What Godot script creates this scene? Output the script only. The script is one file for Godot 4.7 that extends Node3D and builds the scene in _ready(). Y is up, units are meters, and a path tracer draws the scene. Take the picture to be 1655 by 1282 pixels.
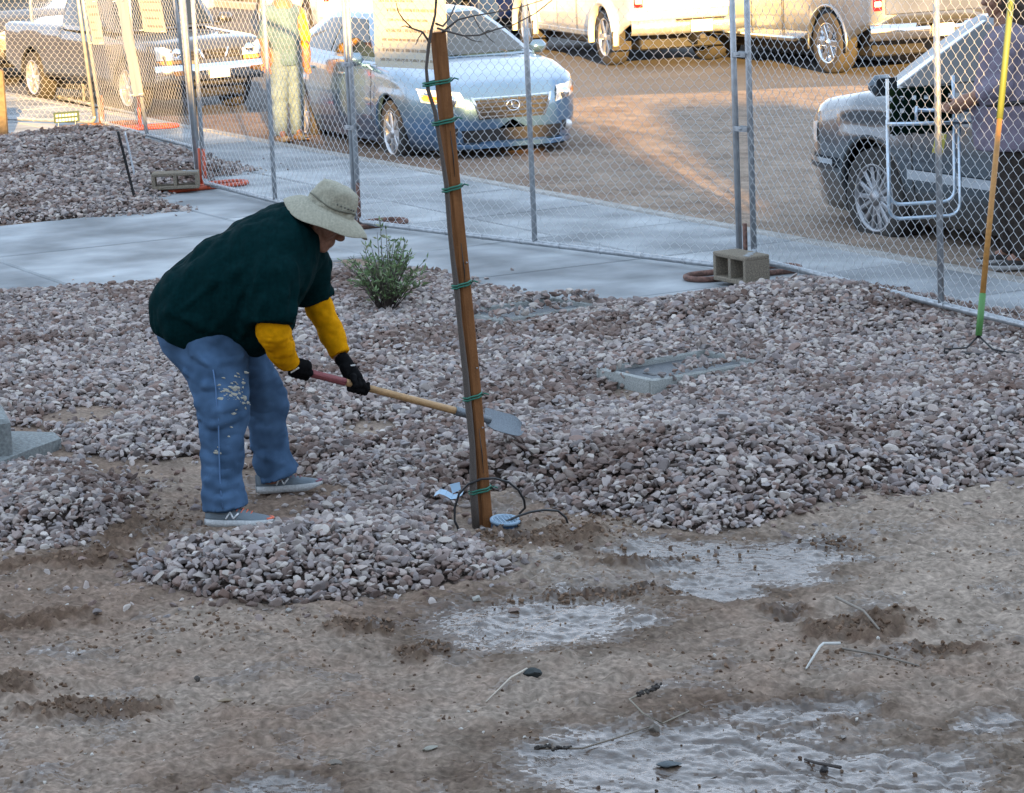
extends Node3D

var rng := RandomNumberGenerator.new()
var M := {}
var taken := {}
var n_big := FastNoiseLite.new()
var n_mid := FastNoiseLite.new()
var n_fine := FastNoiseLite.new()
var n_crack := FastNoiseLite.new()
var gmask := PackedFloat32Array()
const GX0 := -6.6
const GZ0 := -33.0
const GSTEP := 0.1
const GNX := 111
const GNZ := 231
# street frame: u runs along the kerb towards the viewer's right, v away from the yard
const SU := Vector2(0.45, 0.893)
const SV := Vector2(0.893, -0.45)


func _ready():
	rng.seed = 4711
	setup_camera_and_light()
	setup_noise()
	setup_materials()
	build_ground()
	build_sidewalk()
	build_road()
	build_shade_houses()
	build_fences()
	build_gravel()
	build_yard_things()
	build_vehicles()
	build_people()
	build_background()
	build_small_debris()


func setup_camera_and_light():
	var cam := Camera3D.new()
	cam.name = "camera"
	add_child(cam)
	cam.position = Vector3(0, 2.98, 0)
	cam.rotation_order = EULER_ORDER_YXZ
	cam.rotation = Vector3(deg_to_rad(-10.83), 0, deg_to_rad(-2.58))
	cam.fov = 15.53
	cam.near = 0.1
	cam.far = 600.0
	cam.current = true
	var we := WorldEnvironment.new()
	we.name = "world_environment"
	var e := Environment.new()
	e.background_mode = Environment.BG_SKY
	var sm := ProceduralSkyMaterial.new()
	sm.sky_top_color = Color(0.54, 0.605, 0.68)
	sm.sky_horizon_color = Color(0.74, 0.785, 0.85)
	sm.sky_curve = 0.18
	sm.ground_bottom_color = Color(0.3, 0.26, 0.22)
	sm.ground_horizon_color = Color(0.5, 0.46, 0.42)
	sm.sun_angle_max = 20.0
	sm.sky_energy_multiplier = 0.85
	var sky := Sky.new()
	sky.sky_material = sm
	e.sky = sky
	e.tonemap_mode = Environment.TONE_MAPPER_LINEAR
	e.tonemap_exposure = 6.2
	e.sdfgi_enabled = true
	e.ssao_enabled = true
	e.ssil_enabled = true
	we.environment = e
	add_child(we)
	var sun := DirectionalLight3D.new()
	sun.name = "sun"
	sun.light_color = Color(1.0, 0.79, 0.47)
	sun.light_energy = 1.6
	sun.light_angular_distance = 0.5
	sun.shadow_enabled = true
	add_child(sun)
	sun.look_at_from_position(Vector3(3.6, 5.7, 30.0), Vector3.ZERO, Vector3.UP)


# ------------------------------------------------------------------ helpers
func numbered(n: String) -> String:
	if not taken.has(n):
		taken[n] = 0
		return n
	taken[n] += 1
	return "%s_%03d" % [n, taken[n]]


func kid(n: String, parent: Node) -> String:
	var key := str(parent.get_instance_id()) + "/" + n
	if not taken.has(key):
		taken[key] = 0
		return n
	taken[key] += 1
	return "%s_%03d" % [n, taken[key]]


func thing(called: String, label: String, category: String, at := Vector3.ZERO, turn := 0.0, group := "") -> Node3D:
	var o := Node3D.new()
	o.name = numbered(called)
	add_child(o)
	o.position = at
	o.rotation.y = turn
	o.set_meta("label", label)
	o.set_meta("category", category)
	if group != "":
		o.set_meta("group", group)
	return o


func structure(called: String) -> Node3D:
	var o := Node3D.new()
	o.name = numbered(called)
	add_child(o)
	o.set_meta("kind", "structure")
	return o


func part(called: String, mesh, m: Material, parent: Node) -> MeshInstance3D:
	var o := MeshInstance3D.new()
	o.name = kid(called, parent)
	if mesh is SurfaceTool:
		mesh.generate_normals()
		o.mesh = mesh.commit()
	else:
		o.mesh = mesh
	if m != null:
		o.material_override = m
	parent.add_child(o)
	return o


func single(called: String, mesh, m: Material, label: String, category: String, at := Vector3.ZERO, turn := 0.0, group := "") -> MeshInstance3D:
	var o := part(numbered(called), mesh, m, self)
	o.position = at
	o.rotation.y = turn
	o.set_meta("label", label)
	o.set_meta("category", category)
	if group != "":
		o.set_meta("group", group)
	return o


func tool(smooth := false) -> SurfaceTool:
	var st := SurfaceTool.new()
	st.begin(Mesh.PRIMITIVE_TRIANGLES)
	st.set_smooth_group(0 if smooth else -1)
	return st


func tri(st: SurfaceTool, a: Vector3, b: Vector3, c: Vector3):
	st.add_vertex(a)
	st.add_vertex(b)
	st.add_vertex(c)


func quad(st: SurfaceTool, a: Vector3, b: Vector3, c: Vector3, d: Vector3):
	# a b c d clockwise seen from the front
	tri(st, a, b, c)
	tri(st, a, c, d)


# a box with chamfered edges
func bbox(st: SurfaceTool, c: Vector3, size: Vector3, bev := 0.005, basis := Basis.IDENTITY):
	var h := size * 0.5
	bev = minf(bev, minf(h.x, minf(h.y, h.z)) * 0.9)
	var i := h - Vector3.ONE * bev
	var P := func(sx: float, sy: float, sz: float, ax: int) -> Vector3:
		var v := Vector3(sx * (h.x if ax == 0 else i.x), sy * (h.y if ax == 1 else i.y), sz * (h.z if ax == 2 else i.z))
		return c + basis * v
	var o := func(a: Vector3, b: Vector3, d: Vector3, e: Vector3):
		var n := (b - a).cross(d - a)
		if n.dot((a + b + d + e) * 0.25 - c) > 0.0:
			quad(st, a, e, d, b)
		else:
			quad(st, a, b, d, e)
	for s in [-1.0, 1.0]:
		o.call(P.call(s, -1, -1, 0), P.call(s, 1, -1, 0), P.call(s, 1, 1, 0), P.call(s, -1, 1, 0))
		o.call(P.call(-1, s, -1, 1), P.call(1, s, -1, 1), P.call(1, s, 1, 1), P.call(-1, s, 1, 1))
		o.call(P.call(-1, -1, s, 2), P.call(1, -1, s, 2), P.call(1, 1, s, 2), P.call(-1, 1, s, 2))
		for t in [-1.0, 1.0]:
			o.call(P.call(s, t, -1, 0), P.call(s, t, 1, 0), P.call(s, t, 1, 1), P.call(s, t, -1, 1))
			o.call(P.call(s, -1, t, 0), P.call(s, 1, t, 0), P.call(s, 1, t, 2), P.call(s, -1, t, 2))
			o.call(P.call(-1, s, t, 1), P.call(1, s, t, 1), P.call(1, s, t, 2), P.call(-1, s, t, 2))
			for u in [-1.0, 1.0]:
				var a: Vector3 = P.call(s, t, u, 0)
				var b: Vector3 = P.call(s, t, u, 1)
				var d: Vector3 = P.call(s, t, u, 2)
				if (b - a).cross(d - a).dot(a - c) > 0.0:
					tri(st, a, d, b)
				else:
					tri(st, a, b, d)


func tube(st: SurfaceTool, pts: Array, radii, sides := 8, closed := false, caps := true):
	var n := pts.size()
	var rings := []
	var prev := Vector3.ZERO
	for k in n:
		var p: Vector3 = pts[k]
		var d: Vector3
		if closed:
			d = (pts[(k + 1) % n] - pts[(k + n - 1) % n]).normalized()
		else:
			d = (pts[mini(k + 1, n - 1)] - pts[maxi(k - 1, 0)]).normalized()
		if k == 0:
			prev = d.cross(Vector3.UP if absf(d.y) < 0.9 else Vector3.RIGHT).normalized()
		else:
			prev = (prev - d * prev.dot(d)).normalized()
		var q := d.cross(prev)
		var r: float = radii if (radii is float or radii is int) else radii[k]
		var ring := []
		for j in sides:
			var a := TAU * j / sides
			ring.append(p + (prev * cos(a) + q * sin(a)) * r)
		rings.append(ring)
	for k in (n if closed else n - 1):
		var A: Array = rings[k]
		var B: Array = rings[(k + 1) % n]
		for j in sides:
			var j2 := (j + 1) % sides
			quad(st, A[j], B[j], B[j2], A[j2])
	if caps and not closed:
		for j in range(1, sides - 1):
			tri(st, rings[0][0], rings[0][j], rings[0][j + 1])
			tri(st, rings[n - 1][0], rings[n - 1][j + 1], rings[n - 1][j])


# profile: array of Vector2(radius, height)
func lathe(st: SurfaceTool, profile: Array, segs := 16, xf := Transform3D.IDENTITY):
	for k in profile.size() - 1:
		var a: Vector2 = profile[k]
		var b: Vector2 = profile[k + 1]
		for j in segs:
			var t0 := TAU * j / segs
			var t1 := TAU * (j + 1) / segs
			var p0 := xf * Vector3(a.x * cos(t0), a.y, a.x * sin(t0))
			var p1 := xf * Vector3(a.x * cos(t1), a.y, a.x * sin(t1))
			var q0 := xf * Vector3(b.x * cos(t0), b.y, b.x * sin(t0))
			var q1 := xf * Vector3(b.x * cos(t1), b.y, b.x * sin(t1))
			if b.x > 1e-5:
				tri(st, p0, q1, q0)
			if a.x > 1e-5:
				tri(st, p0, p1, q1)


# polygon in the x/z plane raised from y0 to y1 with a chamfer at the top
func slab(st: SurfaceTool, poly: PackedVector2Array, y0: float, y1: float, bev := 0.008):
	var n := poly.size()
	if Geometry2D.is_polygon_clockwise(poly):
		poly.reverse()
	var ins := Geometry2D.offset_polygon(poly, -bev)
	var top: PackedVector2Array = poly
	if ins.size() == 1 and ins[0].size() == n:
		top = ins[0]
		if Geometry2D.is_polygon_clockwise(top):
			top.reverse()
		# match start
		var best := 0
		for k in n:
			if top[k].distance_to(poly[0]) < top[best].distance_to(poly[0]):
				best = k
		var t2 := PackedVector2Array()
		for k in n:
			t2.append(top[(best + k) % n])
		top = t2
	for k in n:
		var a := poly[k]
		var b := poly[(k + 1) % n]
		var c := top[k]
		var d := top[(k + 1) % n]
		quad(st, Vector3(a.x, y0, a.y), Vector3(b.x, y0, b.y), Vector3(b.x, y1 - bev, b.y), Vector3(a.x, y1 - bev, a.y))
		quad(st, Vector3(a.x, y1 - bev, a.y), Vector3(b.x, y1 - bev, b.y), Vector3(d.x, y1, d.y), Vector3(c.x, y1, c.y))
	var idx := Geometry2D.triangulate_polygon(top)
	for k in range(0, idx.size(), 3):
		var a := top[idx[k]]
		var b := top[idx[k + 1]]
		var c := top[idx[k + 2]]
		if (b - a).cross(c - a) < 0.0:
			var s := b
			b = c
			c = s
		tri(st, Vector3(a.x, y1, a.y), Vector3(b.x, y1, b.y), Vector3(c.x, y1, c.y))


func uvw(u: float, v: float, y := 0.0) -> Vector3:
	return Vector3(SU.x * u + SV.x * v, y, SU.y * u + SV.y * v)


func lin(r: float, g: float, b: float) -> Color:
	return Color(r, g, b).linear_to_srgb()


func noise_image(freq: float, size: int, kind := FastNoiseLite.TYPE_SIMPLEX_SMOOTH, oct := 4, sd := 1) -> Image:
	var n := FastNoiseLite.new()
	n.noise_type = kind
	n.seed = sd
	n.frequency = freq
	n.fractal_octaves = oct
	return n.get_seamless_image(size, size)


# grey tint map between lo and hi
func tint_tex(freq: float, size: int, lo: float, hi: float, oct := 4, sd := 1, gamma := 1.0) -> ImageTexture:
	var im := noise_image(freq, size, FastNoiseLite.TYPE_SIMPLEX_SMOOTH, oct, sd)
	im.convert(Image.FORMAT_L8)
	var d := im.get_data()
	var lut := PackedByteArray()
	for k in 256:
		lut.append(int(clampf(lerpf(lo, hi, pow(k / 255.0, gamma)), 0, 1) * 255))
	for k in d.size():
		d[k] = lut[d[k]]
	var out := Image.create_from_data(size, size, false, Image.FORMAT_L8, d)
	return ImageTexture.create_from_image(out)


func bump_tex(freq: float, size: int, strength: float, kind := FastNoiseLite.TYPE_SIMPLEX_SMOOTH, oct := 4, sd := 2) -> ImageTexture:
	var im := noise_image(freq, size, kind, oct, sd)
	im.convert(Image.FORMAT_RGBA8)
	im.bump_map_to_normal_map(strength)
	return ImageTexture.create_from_image(im)


func mat(c: Color, rough := 0.8, metal := 0.0) -> StandardMaterial3D:
	var m := StandardMaterial3D.new()
	m.albedo_color = c
	m.roughness = rough
	m.metallic = metal
	return m


func textured(m: StandardMaterial3D, tint, bump, scale: float, bump_amount := 1.0, world := false) -> StandardMaterial3D:
	if tint != null:
		m.albedo_texture = tint
	if bump != null:
		m.normal_enabled = true
		m.normal_texture = bump
		m.normal_scale = bump_amount
	m.uv1_triplanar = true
	m.uv1_world_triplanar = world
	m.uv1_scale = Vector3.ONE * scale
	return m


func setup_noise():
	n_big.seed = 11
	n_big.frequency = 0.8
	n_big.fractal_octaves = 3
	n_mid.seed = 12
	n_mid.frequency = 3.5
	n_mid.fractal_octaves = 3
	n_crack.seed = 14
	n_crack.noise_type = FastNoiseLite.TYPE_CELLULAR
	n_crack.cellular_return_type = FastNoiseLite.RETURN_DISTANCE2_SUB
	n_crack.fractal_type = FastNoiseLite.FRACTAL_NONE
	n_crack.frequency = 5.0
	n_fine.seed = 13
	n_fine.frequency = 14.0
	n_fine.fractal_octaves = 3


func setup_materials():
	var t_soft := tint_tex(0.012, 512, 0.72, 1.0, 5, 3)
	var t_spot := tint_tex(0.05, 512, 0.62, 1.0, 4, 5)
	var t_fine := tint_tex(0.15, 256, 0.7, 1.0, 3, 7)
	var b_fine := bump_tex(0.12, 512, 6.0, FastNoiseLite.TYPE_SIMPLEX_SMOOTH, 4, 9)
	var b_soft := bump_tex(0.03, 512, 8.0, FastNoiseLite.TYPE_SIMPLEX_SMOOTH, 5, 10)
	M.t_soft = t_soft
	M.t_spot = t_spot
	M.t_fine = t_fine
	M.b_fine = b_fine
	M.b_soft = b_soft
	var t_soil := tint_tex(0.03, 1024, 0.68, 1.0, 6, 15)
	for k in 3:
		var m := mat(Color.WHITE, [0.95, 0.5, 0.2][k])
		m.vertex_color_use_as_albedo = true
		m.metallic_specular = [0.04, 0.3, 0.5][k]
		M["soil%d" % k] = textured(m, t_soil, b_fine, 1.1, [0.4, 0.22, 0.08][k], true)
	M.concrete = textured(mat(lin(0.40, 0.42, 0.43), 0.85), tint_tex(0.006, 512, 0.68, 1.0, 6, 41), b_fine, 0.3, 0.03, true)
	M.kerb = textured(mat(lin(0.40, 0.385, 0.36), 0.88), t_soft, b_fine, 0.9, 0.12, true)
	M.asphalt = textured(mat(lin(0.155, 0.148, 0.142), 0.9), tint_tex(0.006, 512, 0.86, 1.0, 4, 43), null, 0.2, 0.0, true)
	M.asphalt.metallic_specular = 0.15
	M.galv = textured(mat(lin(0.46, 0.49, 0.52), 0.42, 0.55), t_soft, null, 2.0)
	M.wire = mat(lin(0.58, 0.60, 0.62), 0.42, 0.4)
	M.orange = textured(mat(lin(0.62, 0.10, 0.035), 0.55), t_soft, null, 5.0)
	M.rusty = textured(mat(lin(0.33, 0.17, 0.13), 0.8), tint_tex(0.03, 256, 0.35, 1.0, 4, 21), b_fine, 4.0, 0.5)
	M.block = textured(mat(lin(0.36, 0.31, 0.245), 0.95), t_spot, b_fine, 3.0, 0.9)
	M.stone = mat(Color.WHITE, 0.88)
	M.stone.vertex_color_use_as_albedo = true
	textured(M.stone, t_fine, b_fine, 6.0, 0.25)
	M.crumb = mat(Color.WHITE, 0.95)
	M.crumb.vertex_color_use_as_albedo = true
	M.crumb.metallic_specular = 0.08
	M.stone.metallic_specular = 0.15
	M.concrete.metallic_specular = 0.2
	M.block.metallic_specular = 0.1
	M.wood = textured(mat(lin(0.24, 0.105, 0.042), 0.75), t_soft, b_fine, 3.0, 0.5)
	M.wood.uv1_scale = Vector3(9, 0.9, 9)
	M.wood.metallic_specular = 0.2
	M.bark = textured(mat(lin(0.13, 0.105, 0.09), 0.85), t_spot, b_fine, 6.0, 0.9)
	M.black = mat(lin(0.012, 0.012, 0.013), 0.5)
	M.rubber = textured(mat(lin(0.045, 0.042, 0.04), 0.85), t_soft, b_fine, 6.0, 0.4)
	M.stucco = textured(mat(lin(0.5, 0.42, 0.33), 0.9), t_soft, b_fine, 0.8, 0.5, true)
	M.pier = textured(mat(lin(0.27, 0.29, 0.285), 0.9), t_spot, b_fine, 1.5, 0.3)
	M.rake_wood = textured(mat(lin(0.55, 0.26, 0.06), 0.5), t_soft, null, 4.0)
	M.leaf = mat(Color.WHITE, 0.6)
	M.leaf.vertex_color_use_as_albedo = true
	M.leaf.backlight_enabled = true
	M.leaf.backlight = Color(0.25, 0.28, 0.12)
	M.plate = mat(lin(0.7, 0.7, 0.68), 0.5)
	M.paper = textured(mat(lin(0.72, 0.68, 0.58), 0.8), t_soft, null, 3.0)
	M.ink = mat(lin(0.22, 0.19, 0.15), 0.8)


# ------------------------------------------------------------------ ground
const GRAVEL_MAIN := [[-4.09, -20.24], [-2.50, -20.46], [-1.86, -20.65], [-1.25, -20.93], [-0.56, -20.50], [-0.25, -19.87], [0.28, -18.76], [0.72, -18.58], [1.31, -18.51], [1.67, -18.93], [1.95, -18.85], [2.31, -18.53], [2.65, -18.13], [3.14, -17.50], [4.2, -16.69], [3.6, -13.25], [2.33, -13.03], [1.79, -12.72], [1.60, -12.95], [1.50, -12.82], [1.24, -12.50], [0.83, -12.21], [0.60, -12.39], [0.45, -12.62], [0.18, -12.83], [0.04, -13.20], [-0.19, -13.19], [-0.34, -12.84], [-0.25, -12.46], [-0.17, -12.10], [0.03, -11.77], [0.0, -11.63], [-0.21, -11.53], [-0.60, -11.37], [-1.03, -11.33], [-1.37, -11.52], [-1.72, -11.88], [-1.63, -12.21], [-1.39, -12.54], [-1.09, -12.60], [-0.88, -13.28], [-0.9, -13.55], [-1.08, -13.9], [-1.30, -14.3], [-1.62, -14.42], [-1.95, -14.38], [-2.2, -14.5], [-2.55, -15.32], [-4.2, -16.21]]
const GRAVEL_PILE := [[-2.93, -14.16], [-2.42, -14.42], [-2.12, -14.28], [-1.79, -13.65], [-1.70, -13.11], [-1.93, -12.46], [-2.12, -12.45], [-2.65, -12.69]]
const GRAVEL_BACK := [[-6.5, -31.85], [-5.17, -31.62], [-4.72, -31.82], [-4.19, -31.85], [-3.69, -30.51], [-3.05, -29.20], [-2.32, -27.52], [-2.75, -27.07], [-3.08, -25.62], [-2.62, -24.58], [-3.47, -24.47], [-4.25, -24.41], [-6.5, -24.47]]
# puddles: x, z, half width, half depth
const BARE := [[-1.27, -12.8, 0.25, 0.17], [-1.05, -13.38, 0.27, 0.16], [-1.4, -13.1, 0.22, 0.3], [-2.35, -15.6, 0.22, 0.3], [-0.75, -14.9, 0.14, 0.22], [0.66, -15.5, 0.16, 0.2]]
# broken clods: x, z, half width, half depth
const CLODS := [[-1.56, -10.0, 0.24, 0.16], [-0.36, -10.53, 0.13, 0.1], [-0.62, -10.95, 0.16, 0.1], [1.28, -11.98, 0.17, 0.09], [1.3, -10.62, 0.24, 0.2], [0.12, -12.3, 0.3, 0.2], [-1.98, -10.35, 0.2, 0.14], [0.4, -11.3, 0.34, 0.07], [1.55, -10.3, 0.2, 0.08], [-1.9, -12.2, 0.32, 0.16], [0.55, -11.75, 0.3, 0.1], [-2.0, -11.3, 0.3, 0.15], [-1.75, -12.7, 0.2, 0.3], [1.05, -10.85, 0.14, 0.08]]
const PUDDLES := [[0.04, -10.91, 0.36, 0.33], [1.0, -11.72, 0.28, 0.33], [0.52, -9.12, 0.50, 0.36], [1.12, -8.9, 0.36, 0.24], [-0.83, -9.0, 0.2, 0.14], [1.54, -9.4, 0.13, 0.1], [0.66, -12.0, 0.26, 0.13], [0.9, -9.62, 0.24, 0.12], [0.79, -11.3, 0.14, 0.13]]
# mounds of gravel: x, z, half width, half depth, height
const MOUNDS := [[1.0, -13.35, 0.62, 0.85, 0.2], [2.3, -14.2, 0.8, 1.0, 0.11], [1.85, -17.94, 0.95, 0.9, 0.13], [-0.85, -12.05, 0.85, 0.55, 0.09], [-2.15, -13.25, 0.55, 0.65, 0.09], [-4.45, -30.3, 1.1, 1.5, 0.17], [0.35, -13.7, 0.4, 0.7, 0.04], [0.05, -13.64, 0.3, 0.38, 0.12], [-3.6, -28.0, 0.9, 2.0, 0.1]]


func poly_of(a: Array) -> PackedVector2Array:
	var p := PackedVector2Array()
	for q in a:
		p.append(Vector2(q[0], q[1]))
	return p


func build_gravel_mask():
	var polys := [poly_of(GRAVEL_MAIN), poly_of(GRAVEL_PILE), poly_of(GRAVEL_BACK)]
	var boxes := []
	for p in polys:
		var r := Rect2(p[0], Vector2.ZERO)
		for q in p:
			r = r.expand(q)
		boxes.append(r.grow(0.6))
	gmask.resize(GNX * GNZ)
	gmask.fill(-1.0)
	for j in GNZ:
		for i in GNX:
			var q := Vector2(GX0 + i * GSTEP, GZ0 + j * GSTEP)
			var best := -1.0
			for k in 3:
				if not boxes[k].has_point(q):
					continue
				var p: PackedVector2Array = polys[k]
				var d := 9.0
				var n := p.size()
				for e in n:
					var a := p[e]
					var ab := p[(e + 1) % n] - a
					var t := clampf((q - a).dot(ab) / ab.length_squared(), 0, 1)
					d = minf(d, (a + ab * t).distance_squared_to(q))
				d = sqrt(d)
				if not Geometry2D.is_point_in_polygon(q, p):
					d = -d
				best = maxf(best, d)
			gmask[j * GNX + i] = clampf(best, -1.0, 1.0)


# signed distance to the edge of the gravel, positive inside
func gravel_d(x: float, z: float) -> float:
	var fx := (x - GX0) / GSTEP
	var fz := (z - GZ0) / GSTEP
	if fx < 0 or fz < 0 or fx >= GNX - 1 or fz >= GNZ - 1:
		return -1.0
	var i := int(fx)
	var j := int(fz)
	fx -= i
	fz -= j
	var o := j * GNX + i
	var a := lerpf(gmask[o], gmask[o + 1], fx)
	var b := lerpf(gmask[o + GNX], gmask[o + GNX + 1], fx)
	var d := lerpf(a, b, fz) + n_mid.get_noise_2d(x * 0.8, z * 0.8) * 0.10 + n_fine.get_noise_2d(x * 0.5, z * 0.5) * 0.03
	# bare soil under and around the shoes, and a few scraped hollows
	for f in BARE:
		var dx: float = (x - f[0]) / f[2]
		var dz: float = (z - f[1]) / f[3]
		d = minf(d, (sqrt(dx * dx + dz * dz) - 1.0) * minf(f[2], f[3]))
	return d


func on_concrete(x: float, z: float, grow := 0.0) -> bool:
	var u := SU.x * x + SU.y * z
	var v := SV.x * x + SV.y * z
	if v > 8.72 - grow and v < 11.46 + grow and u > -60 and u < 4:
		return true
	return u > -23.5 - grow and u < -19.6 + grow and v > -8 and v <= 8.8


func mound_h(x: float, z: float) -> float:
	var h := 0.0
	for m in MOUNDS:
		var dx: float = (x - m[0]) / m[2]
		var dz: float = (z - m[1]) / m[3]
		var r := dx * dx + dz * dz
		if r < 6.0:
			h += m[4] * exp(-r * 1.3)
	return h


func gravel_h(x: float, z: float, d: float) -> float:
	var edge := smoothstep(-0.02, 0.32, d)
	return edge * (0.035 + mound_h(x, z) + 0.025 * n_big.get_noise_2d(x * 1.6, z * 1.6))


func puddle_r(x: float, z: float) -> float:
	var best := 9.0
	var wx := x + 0.12 * n_mid.get_noise_2d(x * 0.7, z * 0.7)
	var wz := z + 0.12 * n_mid.get_noise_2d(x * 0.7 + 40.0, z * 0.7)
	for p in PUDDLES:
		var dx: float = (wx - p[0]) / p[2]
		var dz: float = (wz - p[1]) / p[3]
		best = minf(best, sqrt(dx * dx + dz * dz))
	return best


func clod_k(x: float, z: float) -> float:
	var k := 0.0
	for c in CLODS:
		var dx: float = (x - c[0]) / c[2]
		var dz: float = (z - c[1]) / c[3]
		var r := dx * dx + dz * dz
		if r < 1.6:
			k = maxf(k, 1.0 - smoothstep(0.3, 1.6, r + 1.2 * n_mid.get_noise_2d(x * 1.5, z * 1.5)))
	return k


func soil_h(x: float, z: float, pr: float) -> float:
	var fine := n_fine.get_noise_2d(x, z)
	var h := 0.03 * n_big.get_noise_2d(x, z) + 0.021 * n_mid.get_noise_2d(x * 0.8, z * 0.8) + 0.013 * fine
	var lump := n_mid.get_noise_2d(x * 1.3 + 70.0, z * 1.3)
	if lump > 0.22:
		h += (lump - 0.22) * 0.035
	var ck := clod_k(x, z)
	if ck > 0.0:
		h += ck * (0.006 + 0.035 * absf(n_fine.get_noise_2d(x * 1.3 + 20.0, z * 1.3)) + 0.03 * n_mid.get_noise_2d(x * 2.0, z * 2.0))
	if pr < 1.6:
		var k := 1.0 - smoothstep(0.5, 1.6, pr)
		h = lerpf(h, -0.0115 + 0.013 * n_mid.get_noise_2d(x * 1.1, z * 1.1) + 0.0055 * n_fine.get_noise_2d(x * 1.3, z * 1.3), k)
	if z > -10.5 and x > 0.3:
		var cr := n_crack.get_noise_2d(x + 0.02 * fine, z * 0.8)
		h -= 0.011 * (1.0 - smoothstep(-0.98, -0.90, cr)) * smoothstep(-10.5, -10.0, z) * smoothstep(0.3, 0.8, x)
	return h


func terrain_h(x: float, z: float) -> float:
	var d := gravel_d(x, z)
	var h := 0.0
	if z > -14.6:
		h = soil_h(x, z, puddle_r(x, z))
	elif on_concrete(x, z, 0.02):
		h = 0.0
	if d > -0.02:
		h += gravel_h(x, z, d)
	return h


func soil_color(x: float, z: float, wet: float, d: float) -> Color:
	var a := n_big.get_noise_2d(x * 0.7 + 9.0, z * 0.7)
	var b := n_mid.get_noise_2d(x + 31.0, z)
	var c := n_fine.get_noise_2d(x * 1.4, z * 1.4 + 5.0)
	var dry := Color(0.40, 0.318, 0.255)
	var brown := Color(0.285, 0.205, 0.157)
	var t := clampf(0.45 + a * 0.9 + b * 0.5 - 0.22 * x, 0, 1)
	var col := dry.lerp(brown, t)
	col = col * (1.0 + 0.5 * c + 0.25 * b)
	col = col.lerp(Color(0.15, 0.095, 0.065) * (1.0 + 0.5 * c), 0.8 * clod_k(x, z))
	var damp := Color(0.085, 0.055, 0.038)
	col = col.lerp(damp * (1.0 + 0.4 * c), clampf(wet, 0, 1) * 0.9)
	if d > 0.0:
		col = col.lerp(Color(0.10, 0.078, 0.065), smoothstep(0.0, 0.1, d))  # soil under the gravel painted darker, as shade in the gaps between stones
	col.a = 1.0
	return col


func wetness(x: float, z: float, pr: float) -> float:
	var w := 1.0 - smoothstep(0.75, 1.6, pr)
	w += 0.55 * (1.0 - smoothstep(0.0, 0.55, absf(z + 11.55 + 0.25 * x - 0.2 * sin(x * 3.0)))) * smoothstep(-0.4, 0.5, x) * (1.0 - smoothstep(1.3, 1.9, x))
	w += clampf(n_mid.get_noise_2d(x * 0.6 + 3.0, z * 0.6) * 1.6 - 0.25, 0, 0.6)
	return clampf(w + 0.25 * n_fine.get_noise_2d(x + 8.0, z), 0, 1)


func soil_patch(x0: float, x1: float, z0: float, z1: float, step: float, fine: bool) -> ArrayMesh:
	var nx := int(ceil((x1 - x0) / step)) + 1
	var nz := int(ceil((z1 - z0) / step)) + 1
	var P := PackedVector3Array()
	var C := PackedColorArray()
	var wet := PackedFloat32Array()
	P.resize(nx * nz)
	C.resize(nx * nz)
	wet.resize(nx * nz)
	for j in nz:
		var z := minf(z0 + j * step, z1)
		for i in nx:
			var x := minf(x0 + i * step, x1)
			var d := gravel_d(x, z)
			var h := 0.0
			var w := 0.0
			var wc := 0.0
			if fine:
				var pr := puddle_r(x, z)
				h = soil_h(x, z, pr)
				w = wetness(x, z, pr)
				wc = 0.8 * (1.0 - smoothstep(0.9, 2.6, pr + 0.5 * n_mid.get_noise_2d(x, z + 4.0)))
			else:
				h = 0.012 * n_big.get_noise_2d(x, z) - 0.01
				if on_concrete(x, z, 0.03):
					h = -0.1
			if d > -0.02:
				h = maxf(h, -0.01) + gravel_h(x, z, d) - 0.03 * smoothstep(0.0, 0.12, d)
			P[j * nx + i] = Vector3(x, h, z)
			C[j * nx + i] = soil_color(x, z, maxf(w, wc), d)
			wet[j * nx + i] = w
	var N := PackedVector3Array()
	N.resize(nx * nz)
	for j in nz:
		for i in nx:
			var a := P[j * nx + mini(i + 1, nx - 1)] - P[j * nx + maxi(i - 1, 0)]
			var b := P[mini(j + 1, nz - 1) * nx + i] - P[maxi(j - 1, 0) * nx + i]
			N[j * nx + i] = b.cross(a).normalized()
	var idx := [PackedInt32Array(), PackedInt32Array(), PackedInt32Array()]
	for j in nz - 1:
		for i in nx - 1:
			var o := j * nx + i
			var w := 0.5 * (wet[o] + wet[o + nx + 1]) + (0.2 * rng.randf_range(-1, 1) if wet[o] > 0.1 else 0.0)
			var s := 0 if w < 0.34 else (1 if w < 0.78 else 2)
			idx[s].append_array(PackedInt32Array([o, o + 1, o + nx + 1, o, o + nx + 1, o + nx]))
	var am := ArrayMesh.new()
	for s in 3:
		if idx[s].size() == 0:
			continue
		var arr := []
		arr.resize(Mesh.ARRAY_MAX)
		arr[Mesh.ARRAY_VERTEX] = P
		arr[Mesh.ARRAY_NORMAL] = N
		arr[Mesh.ARRAY_COLOR] = C
		arr[Mesh.ARRAY_INDEX] = idx[s]
		am.add_surface_from_arrays(Mesh.PRIMITIVE_TRIANGLES, arr)
		am.surface_set_material(am.get_surface_count() - 1, M["soil%d" % s])
	return am


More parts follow.
